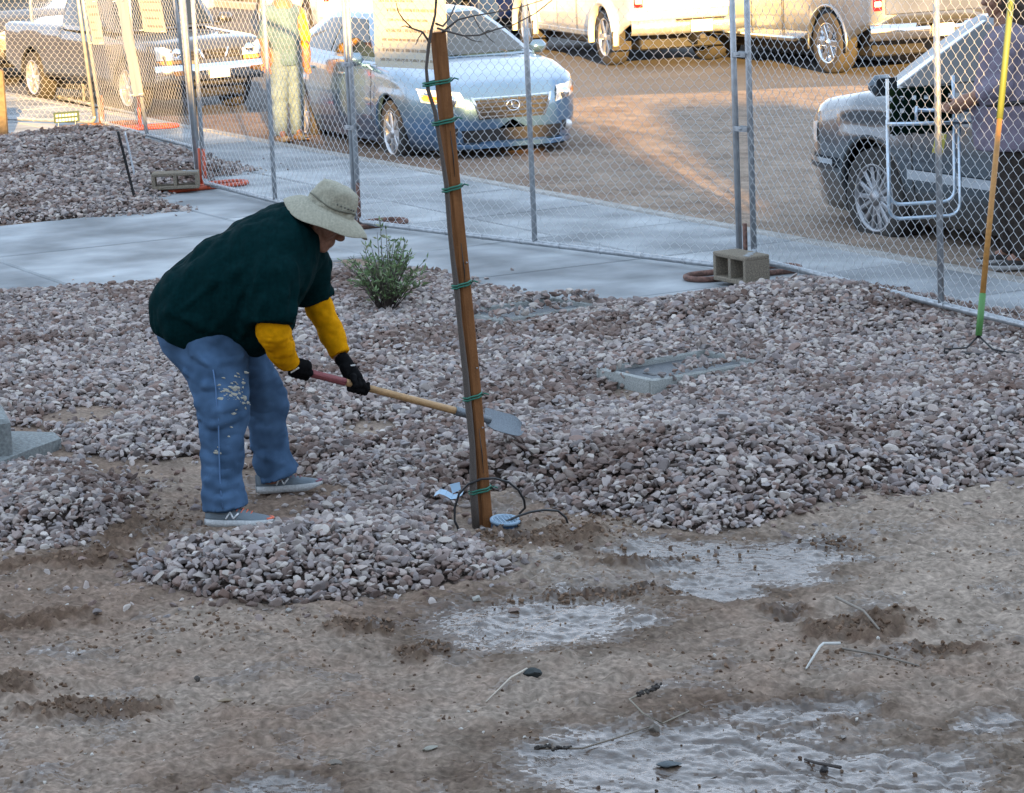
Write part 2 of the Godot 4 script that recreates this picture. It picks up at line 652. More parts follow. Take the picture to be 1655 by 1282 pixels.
func build_ground():
	build_gravel_mask()
	var g := structure("ground")
	part("soil", soil_patch(-2.7, 2.5, -13.9, -7.9, 0.0145, true), null, g)
	part("soil", soil_patch(-9.0, 6.0, -34.0, -13.9, 0.1, false), null, g)
	part("soil", soil_patch(-14.0, 14.0, -7.9, 9.0, 0.5, false), null, g)
	part("soil", soil_patch(-14.0, -2.7, -13.9, -7.9, 0.2, false), null, g)
	part("soil", soil_patch(2.5, 14.0, -13.9, -7.9, 0.2, false), null, g)
	# far sheet to the horizon
	var st := tool()
	quad(st, Vector3(-400, -0.32, -400), Vector3(400, -0.32, -400), Vector3(400, -0.32, 400), Vector3(-400, -0.32, 400))
	part("far_soil", st, textured(mat(lin(0.33, 0.24, 0.16), 0.95), M.t_soft, M.b_soft, 0.1, 0.5, true), g)
	# puddles: level sheets of muddy water that the ground pokes through
	var wm := mat(lin(0.085, 0.065, 0.05), 0.14)
	wm.metallic_specular = 0.5
	wm.normal_enabled = true
	wm.normal_texture = M.b_soft
	wm.normal_scale = 0.03
	wm.uv1_triplanar = true
	wm.uv1_world_triplanar = true
	wm.uv1_scale = Vector3.ONE * 2.0
	M.water = wm
	var level := -0.0175
	for p in [[0.36, -9.06, 0.24, 0.13], [0.95, -8.84, 0.22, 0.12], [0.0, -10.9, 0.12, 0.1]]:
		level -= 0.0009
		var poly := PackedVector2Array()
		for k in 36:
			var a := TAU * k / 36
			var r := 1.25 + 0.2 * n_mid.get_noise_2d(cos(a) * 0.4 + p[0], sin(a) * 0.4 + p[1])
			poly.append(Vector2(p[0] + cos(a) * p[2] * r, p[1] + sin(a) * p[3] * r))
		var s2 := tool()
		var idx := Geometry2D.triangulate_polygon(poly)
		for k in range(0, idx.size(), 3):
			tri(s2, Vector3(poly[idx[k]].x, level, poly[idx[k]].y), Vector3(poly[idx[k + 1]].x, level, poly[idx[k + 1]].y), Vector3(poly[idx[k + 2]].x, level, poly[idx[k + 2]].y))
		var w := part(numbered("puddle_water"), s2, wm, self)
		w.set_meta("kind", "structure")


func slab_uv(st: SurfaceTool, u0: float, u1: float, v0: float, v1: float, y0: float, y1: float, bev := 0.014, gap := 0.010):
	var poly := PackedVector2Array()
	for q in [[u0 + gap, v0 + gap], [u1 - gap, v0 + gap], [u1 - gap, v1 - gap], [u0 + gap, v1 - gap]]:
		var w := uvw(q[0], q[1])
		poly.append(Vector2(w.x, w.z))
	slab(st, poly, y0, y1, bev)


func build_sidewalk():
	var s := structure("sidewalk")
	var tints := []
	for k in 4:
		var m: StandardMaterial3D = M.concrete.duplicate()
		m.albedo_color = lin(0.395 + 0.018 * k, 0.415 + 0.018 * k, 0.43 + 0.017 * k)
		tints.append(m)
	var u := -58.46
	var k := 0
	while u < 2.0:
		for v in [[8.72, 10.25], [10.25, 11.43]]:
			var st := tool()
			slab_uv(st, u, u + 1.5, v[0], v[1], -0.13, 0.002 * rng.randf_range(-1, 1))
			part("slab", st, tints[rng.randi() % 4], s)
		u += 1.5
		k += 1
	for a in [-23.5, -21.6]:
		for v in [[6.46, 8.72], [4.2, 6.46], [2.0, 4.2], [-0.2, 2.0], [-2.4, -0.2]]:
			var st := tool()
			slab_uv(st, a, a + (1.9 if a < -22 else 2.0), v[0], v[1], -0.13, 0.002 * rng.randf_range(-1, 1))
			part("slab", st, tints[rng.randi() % 4], s)


func build_road():
	var k := structure("kerb")
	var u := -60.0
	while u < 4.0:
		var st := tool()
		slab_uv(st, u, u + 3.0, 11.45, 11.60, -0.2, 0.0, 0.022, 0.003)
		part("kerb_stone", st, M.kerb, k)
		u += 3.0
	u = -60.0
	while u < 4.0:
		var st := tool()
		slab_uv(st, u, u + 3.0, 11.60, 12.04, -0.2, -0.118, 0.005, 0.003)
		part("gutter", st, M.kerb, k)
		u += 3.0
	var r := structure("road")
	var st := tool()
	var a := uvw(-160, 12.04, -0.124)
	var b := uvw(60, 12.04, -0.124)
	var c := uvw(60, 22.0, -0.124)
	var d := uvw(-160, 22.0, -0.124)
	quad(st, a, b, c, d)
	part("asphalt", st, M.asphalt, r)
	# far kerb and verge
	var st2 := tool()
	slab_uv(st2, -160, 60, 22.0, 22.16, -0.25, 0.01, 0.02, 0.0)
	part("far_kerb", st2, M.kerb, r)
	# tar-filled cracks, laid on the asphalt
	var tar := mat(lin(0.03, 0.03, 0.032), 0.55)
	for q in [[-26.5, 12.6, -21.0, 15.2], [-24.5, 14.2, -17.5, 13.9], [-22.0, 13.0, -21.2, 17.8], [-29.0, 14.4, -23.5, 16.6], [-19.5, 12.8, -18.2, 16.0]]:
		var pts := []
		for t in 15:
			var f := t / 14.0
			var wob := 0.12 * n_mid.get_noise_2d(q[0] + f * 2.0, q[1] * 3.0)
			pts.append(uvw(lerpf(q[0], q[2], f) + wob, lerpf(q[1], q[3], f) + wob * 1.5, -0.119))
		var s3 := tool()
		for t in 14:
			var e: Vector3 = (pts[t + 1] - pts[t]).normalized()
			var n := e.cross(Vector3.UP) * (0.012 + 0.008 * n_fine.get_noise_2d(t, q[0]))
			quad(s3, pts[t] - n, pts[t + 1] - n, pts[t + 1] + n, pts[t] + n)
		part("tar_seam", s3, tar, r)


# unseen houses, rooflines stepped and notched to shape the shade and sun patches
func build_shade_houses():
	var zb := 9.0
	for h in [["house", "unseen tan stucco house behind the viewpoint, roofline stepped to shade the yard", [[-40, 0], [-40, 7.9], [1.2, 7.9], [1.5, 7.6], [2.6, 7.6], [2.8, 7.5], [4.5, 7.5], [4.8, 6.7], [4.8, 0]]], ["house", "unseen narrow stucco house behind the viewpoint, roofline shaped to shade the road", [[5.05, 0], [5.05, 6.6], [5.25, 7.9], [5.55, 7.9], [5.75, 6.2], [5.75, 0]]], ["house", "unseen wide stucco house behind the viewpoint, roofline notched to let sun patches through", [[5.76, 0], [5.76, 6.1], [6.2, 6.1], [6.5, 7.3], [6.7, 7.9], [8.0, 7.9], [8.6, 7.4], [9.4, 7.9], [40, 7.9], [40, 0]]]]:
		var t := thing(h[0], h[1], "house", Vector3(0, 0, zb))
		var prof: Array = h[2]
		var st := tool()
		var poly := poly_of(prof)
		var idx := Geometry2D.triangulate_polygon(poly)
		for z in [0.0, 4.0]:
			for k in range(0, idx.size(), 3):
				tri(st, Vector3(poly[idx[k]].x, poly[idx[k]].y, z), Vector3(poly[idx[k + 1]].x, poly[idx[k + 1]].y, z), Vector3(poly[idx[k + 2]].x, poly[idx[k + 2]].y, z))
		for k in poly.size():
			var a := poly[k]
			var b := poly[(k + 1) % poly.size()]
			quad(st, Vector3(a.x, a.y, 0), Vector3(b.x, b.y, 0), Vector3(b.x, b.y, 4), Vector3(a.x, a.y, 4))
		part("wall", st, M.stucco, t)


# ------------------------------------------------------------------ fence
func chain_link(w: float, h: float, sd: int) -> ArrayMesh:
	var r := RandomNumberGenerator.new()
	r.seed = sd
	var V := PackedVector3Array()
	var N := PackedVector3Array()
	var I := PackedInt32Array()
	var dx := 0.05
	var nx := int(w / dx)
	dx = w / nx
	var hy := 0.044
	var ny := int(h / hy)
	hy = h / ny
	var rad := 0.0017
	for k in nx:
		var pts := []
		for j in ny + 1:
			var right := (j + k) % 2 == 0
			var x := dx * (k + (1.03 if right else -0.03)) + 0.0025 * r.randf_range(-1, 1)
			var z := 0.004 * sin(k * 0.21 + j * 0.13) + (0.0022 if right else -0.0022)
			var y := hy * j + 0.002 * r.randf_range(-1, 1)
			# the wires hook round one another over a short upright piece
			pts.append(Vector3(x, clampf(y - 0.007, 0, h), z))
			pts.append(Vector3(x, clampf(y + 0.007, 0, h), z))
		for p in pts.size():
			var q: Vector3 = pts[p]
			var d: Vector3 = (pts[mini(p + 1, pts.size() - 1)] - pts[maxi(p - 1, 0)]).normalized()
			var sx := Vector3(d.y, -d.x, 0).normalized()
			var sz := Vector3(0, 0, 1)
			for c in 3:
				var a := TAU * c / 3.0 + 0.5
				var n := sx * cos(a) + sz * sin(a)
				V.append(q + n * rad)
				N.append(n)
			if p > 0:
				var o := V.size() - 6
				for c in 3:
					var c2 := (c + 1) % 3
					I.append_array(PackedInt32Array([o + c, o + c2, o + 3 + c2, o + c, o + 3 + c2, o + 3 + c]))
	var arr := []
	arr.resize(Mesh.ARRAY_MAX)
	arr[Mesh.ARRAY_VERTEX] = V
	arr[Mesh.ARRAY_NORMAL] = N
	arr[Mesh.ARRAY_INDEX] = I
	var am := ArrayMesh.new()
	am.add_surface_from_arrays(Mesh.PRIMITIVE_TRIANGLES, arr)
	return am


func fence_panel(a: Vector3, b: Vector3, label: String, mids := 1, lean := 0.0) -> Node3D:
	var d := b - a
	var w := Vector2(d.x, d.z).length()
	var t := thing("chain_link_fence", label, "fence", a, atan2(-d.z, d.x), "temporary chain-link fence panels")
	t.rotation.x = lean
	var h := 2.4
	var R := 0.021
	var cr := 0.07
	var y0 := 0.05
	# outer frame: two uprights and two rails, bent at the corners
	for sx in [0, 1]:
		var st := tool(true)
		var x := 0.03 if sx == 0 else w - 0.03
		tube(st, [Vector3(x, y0 + cr, 0), Vector3(x, y0 + h * 0.5, 0.001), Vector3(x, y0 + h - cr, 0)], R, 10)
		part("upright", st, M.galv, t)
	for sy in [0, 1]:
		var st := tool(true)
		var y := y0 if sy == 0 else y0 + h
		var s := 1.0 if sy == 0 else -1.0
		var pts := []
		for k in 5:
			var an := PI * 0.5 * k / 4.0
			pts.append(Vector3(0.03 + cr - cr * cos(an), y + s * (cr - cr * sin(an)), 0))
		for k in 5:
			var an := PI * 0.5 * (4 - k) / 4.0
			pts.append(Vector3(w - 0.03 - cr + cr * cos(an), y + s * (cr - cr * sin(an)), 0))
		tube(st, pts, R, 10)
		part("rail", st, M.galv, t)
	for k in mids:
		var st := tool(true)
		var x := w * (k + 1.0) / (mids + 1.0)
		tube(st, [Vector3(x, y0 + 0.01, 0.0), Vector3(x, y0 + h - 0.01, 0.0)], R * 0.95, 10)
		part("mid_post", st, M.galv, t)
	var cl := part("chain_link_mesh", chain_link(w - 0.09, h - 0.02, int(w * 1000)), M.wire, t)
	cl.position = Vector3(0.045, y0 + 0.01, 0.024)
	cl.set_meta("kind", "stuff")
	for k in int(w / 0.45):
		var st := tool(true)
		var x := 0.25 + k * 0.45
		var ring := []
		for q in 9:
			var an := TAU * q / 9
			ring.append(Vector3(x, y0 + cos(an) * (R + 0.003), sin(an) * (R + 0.003)))
		tube(st, ring, 0.0022, 4, true)
		part("tie_wire", st, M.wire, t)
	return t


# an oval floor stand of bent pipe with two stubs that hold the panels
func fence_stand(at: Vector3, turn: float, m: Material, label: String):
	var t := thing("fence_stand", label, "fence stand", at, turn, "floor stands of the fence")
	var st := tool(true)
	var pts := []
	var L := 0.42
	var r := 0.14
	for k in 13:
		var an := -PI * 0.5 + PI * k / 12.0
		pts.append(Vector3(L - r + r * cos(an), 0.02, r * sin(an)))
	for k in 13:
		var an := PI * 0.5 + PI * k / 12.0
		pts.append(Vector3(-L + r + r * cos(an), 0.02, r * sin(an)))
	tube(st, pts, 0.02, 8, true)
	part("base_loop", st, m, t)
	for s in [-1, 1]:
		var s2 := tool(true)
		tube(s2, [Vector3(0.0, 0.02, s * 0.045), Vector3(0, 0.36, s * 0.045)], 0.0165, 8)
		part("stub", s2, m, t)
	var s3 := tool()
	bbox(s3, Vector3(0, 0.022, 0), Vector3(0.05, 0.03, 2 * r - 0.03), 0.004)
	part("cross_bar", s3, m, t)


func clamp_at(p: Vector3, turn: float, label: String):
	var t := thing("fence_clamp", label, "clamp", p, turn, "clamps joining fence panels")
	for s in [-1, 1]:
		var st := tool()
		bbox(st, Vector3(0, 0, s * 0.028), Vector3(0.13, 0.035, 0.006), 0.002)
		part("plate", st, M.galv, t)
	var s2 := tool(true)
	tube(s2, [Vector3(0, 0, -0.045), Vector3(0, 0, 0.045)], 0.007, 6)
	part("bolt", s2, M.galv, t)


# a 16 inch concrete block lying with its two cells open to the local z axis
func concrete_block(at: Vector3, turn: float, size: Vector3, label: String):
	var t := thing("concrete_block", label, "concrete block", at, turn)
	var st := tool()
	var w := 0.032
	bbox(st, Vector3(0, w * 0.5, 0), Vector3(size.x, w, size.z), 0.006)
	bbox(st, Vector3(0, size.y - w * 0.5, 0), Vector3(size.x, w, size.z), 0.007)
	for x in [-size.x * 0.5 + w * 0.5, 0.0, size.x * 0.5 - w * 0.5]:
		bbox(st, Vector3(x, size.y * 0.5, 0), Vector3(w, size.y - 2 * w + 0.006, size.z - 0.003), 0.003)
	part("block_body", st, M.block, t)
	# mortar smears
	for k in 3:
		var s2 := tool()
		bbox(s2, Vector3(size.x * (0.42 - 0.12 * k), size.y + 0.001, size.z * (0.3 - 0.25 * k)), Vector3(0.05, 0.008, 0.03), 0.003, Basis(Vector3.UP, k * 0.7))
		part("mortar_smear", s2, M.concrete, t)


func build_fences():
	var j0 := Vector3(-4.49, 0.0, -32.9)
	var p0r := Vector3(-3.06, 0.02, -29.39)
	var j1 := Vector3(-2.71, 0.0, -26.3)
	var j2 := Vector3(-1.17, 0.0, -23.03)
	var j3 := Vector3(1.61, 0.0, -19.59)
	var j4 := Vector3(3.54, 0.0, -15.0)
	fence_panel(j1, j2, "chain-link panel whose foot is hidden behind the worker's hat")
	fence_panel(j2, j3, "chain-link panel in front of the silver sedan")
	fence_panel(j3 + Vector3(0.06, 0.07, 0.05), j4 + Vector3(0, 0.07, 0), "chain-link panel at the right with its foot in the gravel")
	fence_panel(p0r, j1 + Vector3(-0.05, 0, -0.06), "chain-link panel seen edge-on beside the grey block", 1, 0.03)
	fence_panel(j0, p0r + Vector3(0, 0.0, -0.04), "chain-link panel with the white board behind the gravel mound", 1, 0.09)
	fence_panel(Vector3(-7.6, 0, -35.6), j0 + Vector3(-0.06, 0, -0.05), "chain-link panel at the far left beside the dark sport utility vehicle", 1, 0.09)
	fence_panel(Vector3(-6.2, -0.12, -39.2), Vector3(-4.35, -0.12, -35.1), "chain-link panel standing on the road in front of the grey pickup")
	fence_stand(j1 + Vector3(0.0, 0.0, 0.0), deg_to_rad(30), M.orange, "bright orange floor stand under the grey block")
	fence_stand(j2, deg_to_rad(28), M.rusty, "faded red floor stand beside the worker's hat brim")
	fence_stand(j3, deg_to_rad(22), M.rusty, "worn pink floor stand under the concrete block with two cells")
	fence_stand(j0 + Vector3(0, 0.0, 0.0), deg_to_rad(30), M.rusty, "floor stand half behind the gravel mound")
	fence_stand(Vector3(-4.0, -0.0, -32.4), deg_to_rad(10), M.orange, "small orange floor stand on the walk behind the mound")
	for y in [1.0, 1.5]:
		clamp_at(j3 + Vector3(0.03, y, 0.03), -0.9, "clamp on the doubled posts above the block, height %s" % ("lower" if y < 1.2 else "upper"))
		clamp_at(j2 + Vector3(0, y - 0.2, 0), -0.9, "clamp on the doubled posts left of the sedan, height %s" % ("lower" if y < 1.2 else "upper"))
	concrete_block(Vector3(1.56, 0.03, -19.12), deg_to_rad(-62), Vector3(0.397, 0.194, 0.194), "grey concrete block showing two cells on the worn pink stand")
	concrete_block(Vector3(-2.93, 0.04, -26.05), deg_to_rad(2), Vector3(0.42, 0.15, 0.2), "grey concrete block on the bright orange stand")


# ------------------------------------------------------------------ gravel
func stone_mesh(sd: int, flat := 0.6) -> ArrayMesh:
	var r := RandomNumberGenerator.new()
	r.seed = sd
	var planes := []
	for k in 7:
		var n := Vector3(r.randfn(), r.randfn(), r.randfn()).normalized()
		planes.append([n, r.randf_range(0.42, 0.85)])
	var t := (1.0 + sqrt(5.0)) / 2.0
	var v := [Vector3(-1, t, 0), Vector3(1, t, 0), Vector3(-1, -t, 0), Vector3(1, -t, 0), Vector3(0, -1, t), Vector3(0, 1, t), Vector3(0, -1, -t), Vector3(0, 1, -t), Vector3(t, 0, -1), Vector3(t, 0, 1), Vector3(-t, 0, -1), Vector3(-t, 0, 1)]
	var f := [[0, 11, 5], [0, 5, 1], [0, 1, 7], [0, 7, 10], [0, 10, 11], [1, 5, 9], [5, 11, 4], [11, 10, 2], [10, 7, 6], [7, 1, 8], [3, 9, 4], [3, 4, 2], [3, 2, 6], [3, 6, 8], [3, 8, 9], [4, 9, 5], [2, 4, 11], [6, 2, 10], [8, 6, 7], [9, 8, 1]]
	var turn := Basis(Vector3(r.randfn(), r.randfn(), r.randfn()).normalized(), r.randf() * TAU)
	var st := tool()
	var put := func(d: Vector3) -> Vector3:
		d = (turn * d).normalized()
		var rad := 1.15
		for p in planes:
			var c: float = d.dot(p[0])
			if c > 0.05:
				rad = minf(rad, p[1] / c)
		return Vector3(d.x * rad, d.y * rad * flat, d.z * rad * 0.74)
	for q in f:
		var a: Vector3 = v[q[0]].normalized()
		var b: Vector3 = v[q[1]].normalized()
		var c: Vector3 = v[q[2]].normalized()
		var ab := (a + b).normalized()
		var bc := (b + c).normalized()
		var ca := (c + a).normalized()
		for w in [[a, ab, ca], [b, bc, ab], [c, ca, bc], [ab, bc, ca]]:
			var e0: Vector3 = (w[0] + w[1]).normalized()
			var e1: Vector3 = (w[1] + w[2]).normalized()
			var e2: Vector3 = (w[2] + w[0]).normalized()
			for y in [[w[0], e0, e2], [w[1], e1, e0], [w[2], e2, e1], [e0, e1, e2]]:
				tri(st, put.call(y[0]), put.call(y[2]), put.call(y[1]))
	st.generate_normals()
	return st.commit()


const STONE_TONES := [[0.441, 0.377, 0.351], [0.557, 0.485, 0.446], [0.359, 0.304, 0.294], [0.523, 0.437, 0.393], [0.408, 0.323, 0.294], [0.275, 0.235, 0.223], [0.655, 0.583, 0.527], [0.366, 0.264, 0.228], [0.423, 0.384, 0.379], [0.547, 0.469, 0.438], [0.3, 0.231, 0.208]]


func stone_color(x: float, z: float) -> Color:
	var c: Array = STONE_TONES[rng.randi() % STONE_TONES.size()]
	var k := rng.randf_range(0.78, 1.14)
	var col := Color(c[0] * k, c[1] * k, c[2] * k)
	var dirt := smoothstep(0.05, 0.4, n_big.get_noise_2d(x * 0.9 + 50.0, z * 0.9))
	if rng.randf() < dirt * 0.8:
		col = col.lerp(Color(0.17, 0.105, 0.08), 0.65)
	return col


func build_gravel():
	var protos := []
	for k in 8:
		protos.append(stone_mesh(100 + k, [0.55, 0.7, 0.8, 0.5, 0.62, 0.75, 0.85, 0.6][k]))
	M.stone_protos = protos
	var buf := []
	for k in 8:
		buf.append(PackedFloat32Array())
	var z := -11.0
	var count := 0
	while z > -32.4:
		var step := 0.0235 if z > -20.5 else 0.036
		var half := 0.19 * absf(z) + 0.5
		var x := -half - 0.3
		while x < half:
			x += step
			var px := x + rng.randf_range(-0.5, 0.5) * step
			var pz := z + rng.randf_range(-0.5, 0.5) * step
			if px < -0.176 * absf(pz) - 0.5 or px > 0.178 * absf(pz) + 0.35:
				continue
			if on_lid(px, pz, -0.015 - 0.03 * rng.randf()) and rng.randf() > 0.02 + 0.35 * smoothstep(0.2, 0.5, n_mid.get_noise_2d(px, pz)):
				continue
			var d := gravel_d(px, pz)
			var loose := false
			if d < 0.0:
				# stragglers spilled off the edge
				if d < -0.5 or rng.randf() > 0.16 * exp(d * 9.0) + (0.02 if pz < -12.3 and px < -0.8 else 0.006):
					continue
				if on_concrete(px, pz) and d < -0.12 and rng.randf() > 0.12:
					continue
				loose = true
			elif d < 0.06 and rng.randf() > 0.55 + d * 7.0:
				continue
			var ground := 0.0
			if pz > -14.3:
				ground = soil_h(px, pz, puddle_r(px, pz))
			if not loose:
				ground = maxf(ground, -0.01) + gravel_h(px, pz, d)
			elif not on_concrete(px, pz):
				ground -= 0.004
			var s := rng.randf_range(0.0125, 0.0235) * (1.0 if pz > -20.5 else 1.15)
			var kind := rng.randf()
			if kind < 0.07:
				s *= 1.4
			elif kind < 0.3:
				s *= rng.randf_range(0.4, 0.7)
			if loose:
				s *= rng.randf_range(0.6, 0.95)
			var b := Basis(Vector3.UP, rng.randf() * TAU) * Basis(Vector3.RIGHT, rng.randfn() * (0.5 if not loose else 0.2)) * Basis(Vector3.BACK, rng.randfn() * 0.4)
			b = b.scaled_local(Vector3(s * rng.randf_range(1.0, 1.6), s * rng.randf_range(0.85, 1.2), s * 1.15))
			var y := ground + s * 0.35 + ((rng.randf_range(-0.008, 0.010) if rng.randf() < 0.7 else rng.randf_range(-0.026, -0.01)) if not loose else 0.0)
			if on_lid(px, pz):
				y += 0.07
			var c := stone_color(px, pz)
			buf[rng.randi() % 8].append_array(PackedFloat32Array([b.x.x, b.y.x, b.z.x, px, b.x.y, b.y.y, b.z.y, y, b.x.z, b.y.z, b.z.z, pz, c.r, c.g, c.b, 1.0]))
			count += 1
		z -= step
	var g := Node3D.new()
	g.name = "gravel"
	add_child(g)
	g.set_meta("kind", "stuff")
	g.set_meta("label", "grey and lavender crushed stone spread in heaps over the yard")
	g.set_meta("category", "gravel")
	for k in 8:
		var mm := MultiMesh.new()
		mm.transform_format = MultiMesh.TRANSFORM_3D
		mm.use_colors = true
		mm.mesh = protos[k]
		mm.instance_count = buf[k].size() / 16
		mm.buffer = buf[k]
		var mi := MultiMeshInstance3D.new()
		mi.name = "stones" if k == 0 else "stones_%03d" % k
		mi.multimesh = mm
		mi.material_override = M.stone
		mi.set_meta("kind", "stuff")
		g.add_child(mi)
	print("gravel stones ", count)


# ------------------------------------------------------------------ vehicles
# local frame of a vehicle: +x forward, y up, z to its right
func key(a: Array, x: float) -> float:
	if x <= a[0][0]:
		return a[0][1]
	for k in a.size() - 1:
		if x <= a[k + 1][0]:
			return lerpf(a[k][1], a[k + 1][1], (x - a[k][0]) / (a[k + 1][0] - a[k][0]))
	return a[a.size() - 1][1]


func skey(a: Array, x: float) -> float:
	var h := 0.05
	return (key(a, x - h) + key(a, x + h) + 2.0 * key(a, x)) * 0.25


func car_half(S: Dictionary, x: float, y: float) -> float:
	var w := skey(S.wid, x)
	var t := y - 0.62
	var k := 1.0 - float(S.get("bulge", 0.16)) * t * t
	if y < 0.45:
		k -= 0.05 * smoothstep(0.45, 0.2, y)
	# a pressed line along the doors
	k -= float(S.get("crease", 0.0)) * smoothstep(0.72, 0.76, y) * (1.0 - smoothstep(0.76, 0.95, y))
	return w * k


func car_bottom(S: Dictionary, x: float) -> float:
	var b := skey(S.bot, x)
	for w in S.wheels:
		var dx: float = x - w[0]
		var ra: float = w[1]
		if absf(dx) < ra:
			b = maxf(b, w[2] + sqrt(ra * ra - dx * dx))
	return b


func car_section(S: Dictionary, x: float) -> Array:
	var out := []
	var yt := skey(S.top, x)
	var e: float = S.get("edge", 0.09)
	var yb := car_bottom(S, x)
	var ysh := maxf(yt - e, yb + 0.02)
	out.append(Vector3(x, yb + 0.015, maxf(car_half(S, x, yb) - 0.05, 0.01)))
	for k in 8:
		var y := lerpf(yb, ysh, k / 7.0)
		out.append(Vector3(x, y, car_half(S, x, y)))
	var hs := car_half(S, x, ysh)
	var ins := minf(0.13, hs * 0.4)
	for k in 3:
		var a := PI * 0.5 * (k + 1) / 3.0
		out.append(Vector3(x, ysh + (yt - ysh) * sin(a), hs - ins * (1.0 - cos(a))))
	var ht := hs - ins
	for k in 3:
		var f := 1.0 - (k + 1) / 3.0
		out.append(Vector3(x, yt + 0.03 * (1.0 - f * f), ht * f))
	return out


func car_shell(S: Dictionary) -> SurfaceTool:
	var st := tool(true)
	var xs := []
	var x: float = S.xr
	while x < S.xf - 0.01:
		xs.append(x)
		x += 0.05
	xs.append(S.xf)
	for w in S.wheels:
		for s in [-1, 1]:
			xs.append(w[0] + s * (w[1] - 0.004))
			xs.append(w[0] + s * (w[1] + 0.004))
	xs.sort()
	var prev := []
	for q in xs.size():
		var sec := car_section(S, xs[q])
		if q > 0:
			for k in sec.size() - 1:
				var a: Vector3 = prev[k]
				var b: Vector3 = sec[k]
				var c: Vector3 = sec[k + 1]
				var d: Vector3 = prev[k + 1]
				quad(st, a, d, c, b)
				var fl := Vector3(1, 1, -1)
				quad(st, a * fl, b * fl, c * fl, d * fl)
		if q == 0 or q == xs.size() - 1:
			var cen := Vector3(xs[q], 0.5 * (sec[1].y + sec[sec.size() - 1].y), 0)
			for k in sec.size() - 1:
				var a: Vector3 = sec[k]
				var b: Vector3 = sec[k + 1]
				var fl := Vector3(1, 1, -1)
				if q == 0:
					tri(st, cen, b, a)
					tri(st, cen, a * fl, b * fl)
				else:
					tri(st, cen, a, b)
					tri(st, cen, b * fl, a * fl)
			var a0: Vector3 = sec[0]
			var b0 := a0 * Vector3(1, 1, -1)
			tri(st, cen, a0, b0)
		prev = sec
	return st


# outermost x at (z, y) seen from the front (dir 1) or the rear (dir -1)
func car_end(S: Dictionary, z: float, y: float, dir: int) -> float:
	var e: float = S.xf if dir > 0 else S.xr
	var x := e
	for k in 120:
		if car_half(S, x, y) >= absf(z) and skey(S.top, x) - 0.01 >= y:
			return x
		x -= 0.012 * dir
	return x


func cab_point(S: Dictionary, face: String, u: float, t: float, side := 1) -> Vector3:
	var C: Dictionary = S.cab
	var y := lerpf(C.yb, C.yr, t)
	var w := lerpf(C.wb, C.wr, t) + 0.03 * sin(t * PI)
	var xr := lerpf(C.x0, C.x2, t)
	var xf := lerpf(C.x1, C.x3, t)
	match face:
		"side":
			var x := lerpf(xr, xf, u)
			return Vector3(x, y + C.get("drop", 0.0) * (1.0 - t), side * (w - 0.05 * pow(2.0 * u - 1.0, 2.0)))
		"front":
			var z := (w - 0.05) * (2.0 * u - 1.0)
			return Vector3(xf + C.get("bow", 0.1) * (1.0 - pow(2.0 * u - 1.0, 2.0)), y, z)
		"rear":
			var z := (w - 0.05) * (2.0 * u - 1.0)
			return Vector3(xr - C.get("bow", 0.1) * 0.8 * (1.0 - pow(2.0 * u - 1.0, 2.0)), y, z)
	return Vector3.ZERO


func cab_shell(S: Dictionary) -> SurfaceTool:
	var st := tool(true)
	var n := 10
	var m := 5
	for f in ["side", "side-", "front", "rear"]:
		for i in n:
			for j in m:
				var q := []
				for w in [[i, j], [i + 1, j], [i + 1, j + 1], [i, j + 1]]:
					q.append(cab_point(S, f.trim_suffix("-"), w[0] / float(n), w[1] / float(m), -1 if f.ends_with("-") else 1))
				if f == "side" or f == "rear":
					quad(st, q[0], q[3], q[2], q[1])
				else:
					quad(st, q[0], q[1], q[2], q[3])
	# roof
	var rows := []
	for i in n + 1:
		var row := []
		for j in n + 1:
			var a := cab_point(S, "side", i / float(n), 1.0, 1)
			var u := j / float(n) * 2.0 - 1.0
			var fr := cab_point(S, "front", j / float(n), 1.0)
			var re := cab_point(S, "rear", j / float(n), 1.0)
			row.append(Vector3(lerpf(re.x, fr.x, i / float(n)), S.cab.yr + 0.045 * (1.0 - u * u) * (1.0 - pow(2.0 * i / float(n) - 1.0, 4.0)), a.z * u))
		rows.append(row)
	for i in n:
		for j in n:
			quad(st, rows[i][j], rows[i + 1][j], rows[i + 1][j + 1], rows[i][j + 1])
	return st


# a sheet that follows the bodywork between four corners
func skin(S: Dictionary, kind: String, side: int, cs: Array, off: float, nu := 6, nv := 4) -> SurfaceTool:
	var st := tool(true)
	var g := []
	for i in nu + 1:
		var col := []
		for j in nv + 1:
			var a: Vector2 = cs[0].lerp(cs[1], i / float(nu))
			var b: Vector2 = cs[3].lerp(cs[2], i / float(nu))
			var p := a.lerp(b, j / float(nv))
			var v := Vector3.ZERO
			match kind:
				"side":
					v = Vector3(p.x, p.y, side * (car_half(S, p.x, p.y) + off))
				"front":
					v = Vector3(car_end(S, p.x, p.y, 1) + off, p.y, p.x * side)
				"rear":
					v = Vector3(car_end(S, p.x, p.y, -1) - off, p.y, p.x * side)
				"cabside":
					v = cab_point(S, "side", p.x, p.y, side) + Vector3(0, 0, side * off)
				"cabfront":
					v = cab_point(S, "front", p.x, p.y) + Vector3(off, off, 0)
				"cabrear":
					v = cab_point(S, "rear", p.x, p.y) + Vector3(-off, off, 0)
			col.append(v)
		g.append(col)
	for i in nu:
		for j in nv:
			quad(st, g[i][j], g[i][j + 1], g[i + 1][j + 1], g[i + 1][j])
	return st


func V2(a: Array) -> Array:
	var o := []
	for k in range(0, a.size(), 2):
		o.append(Vector2(a[k], a[k + 1]))
	return o


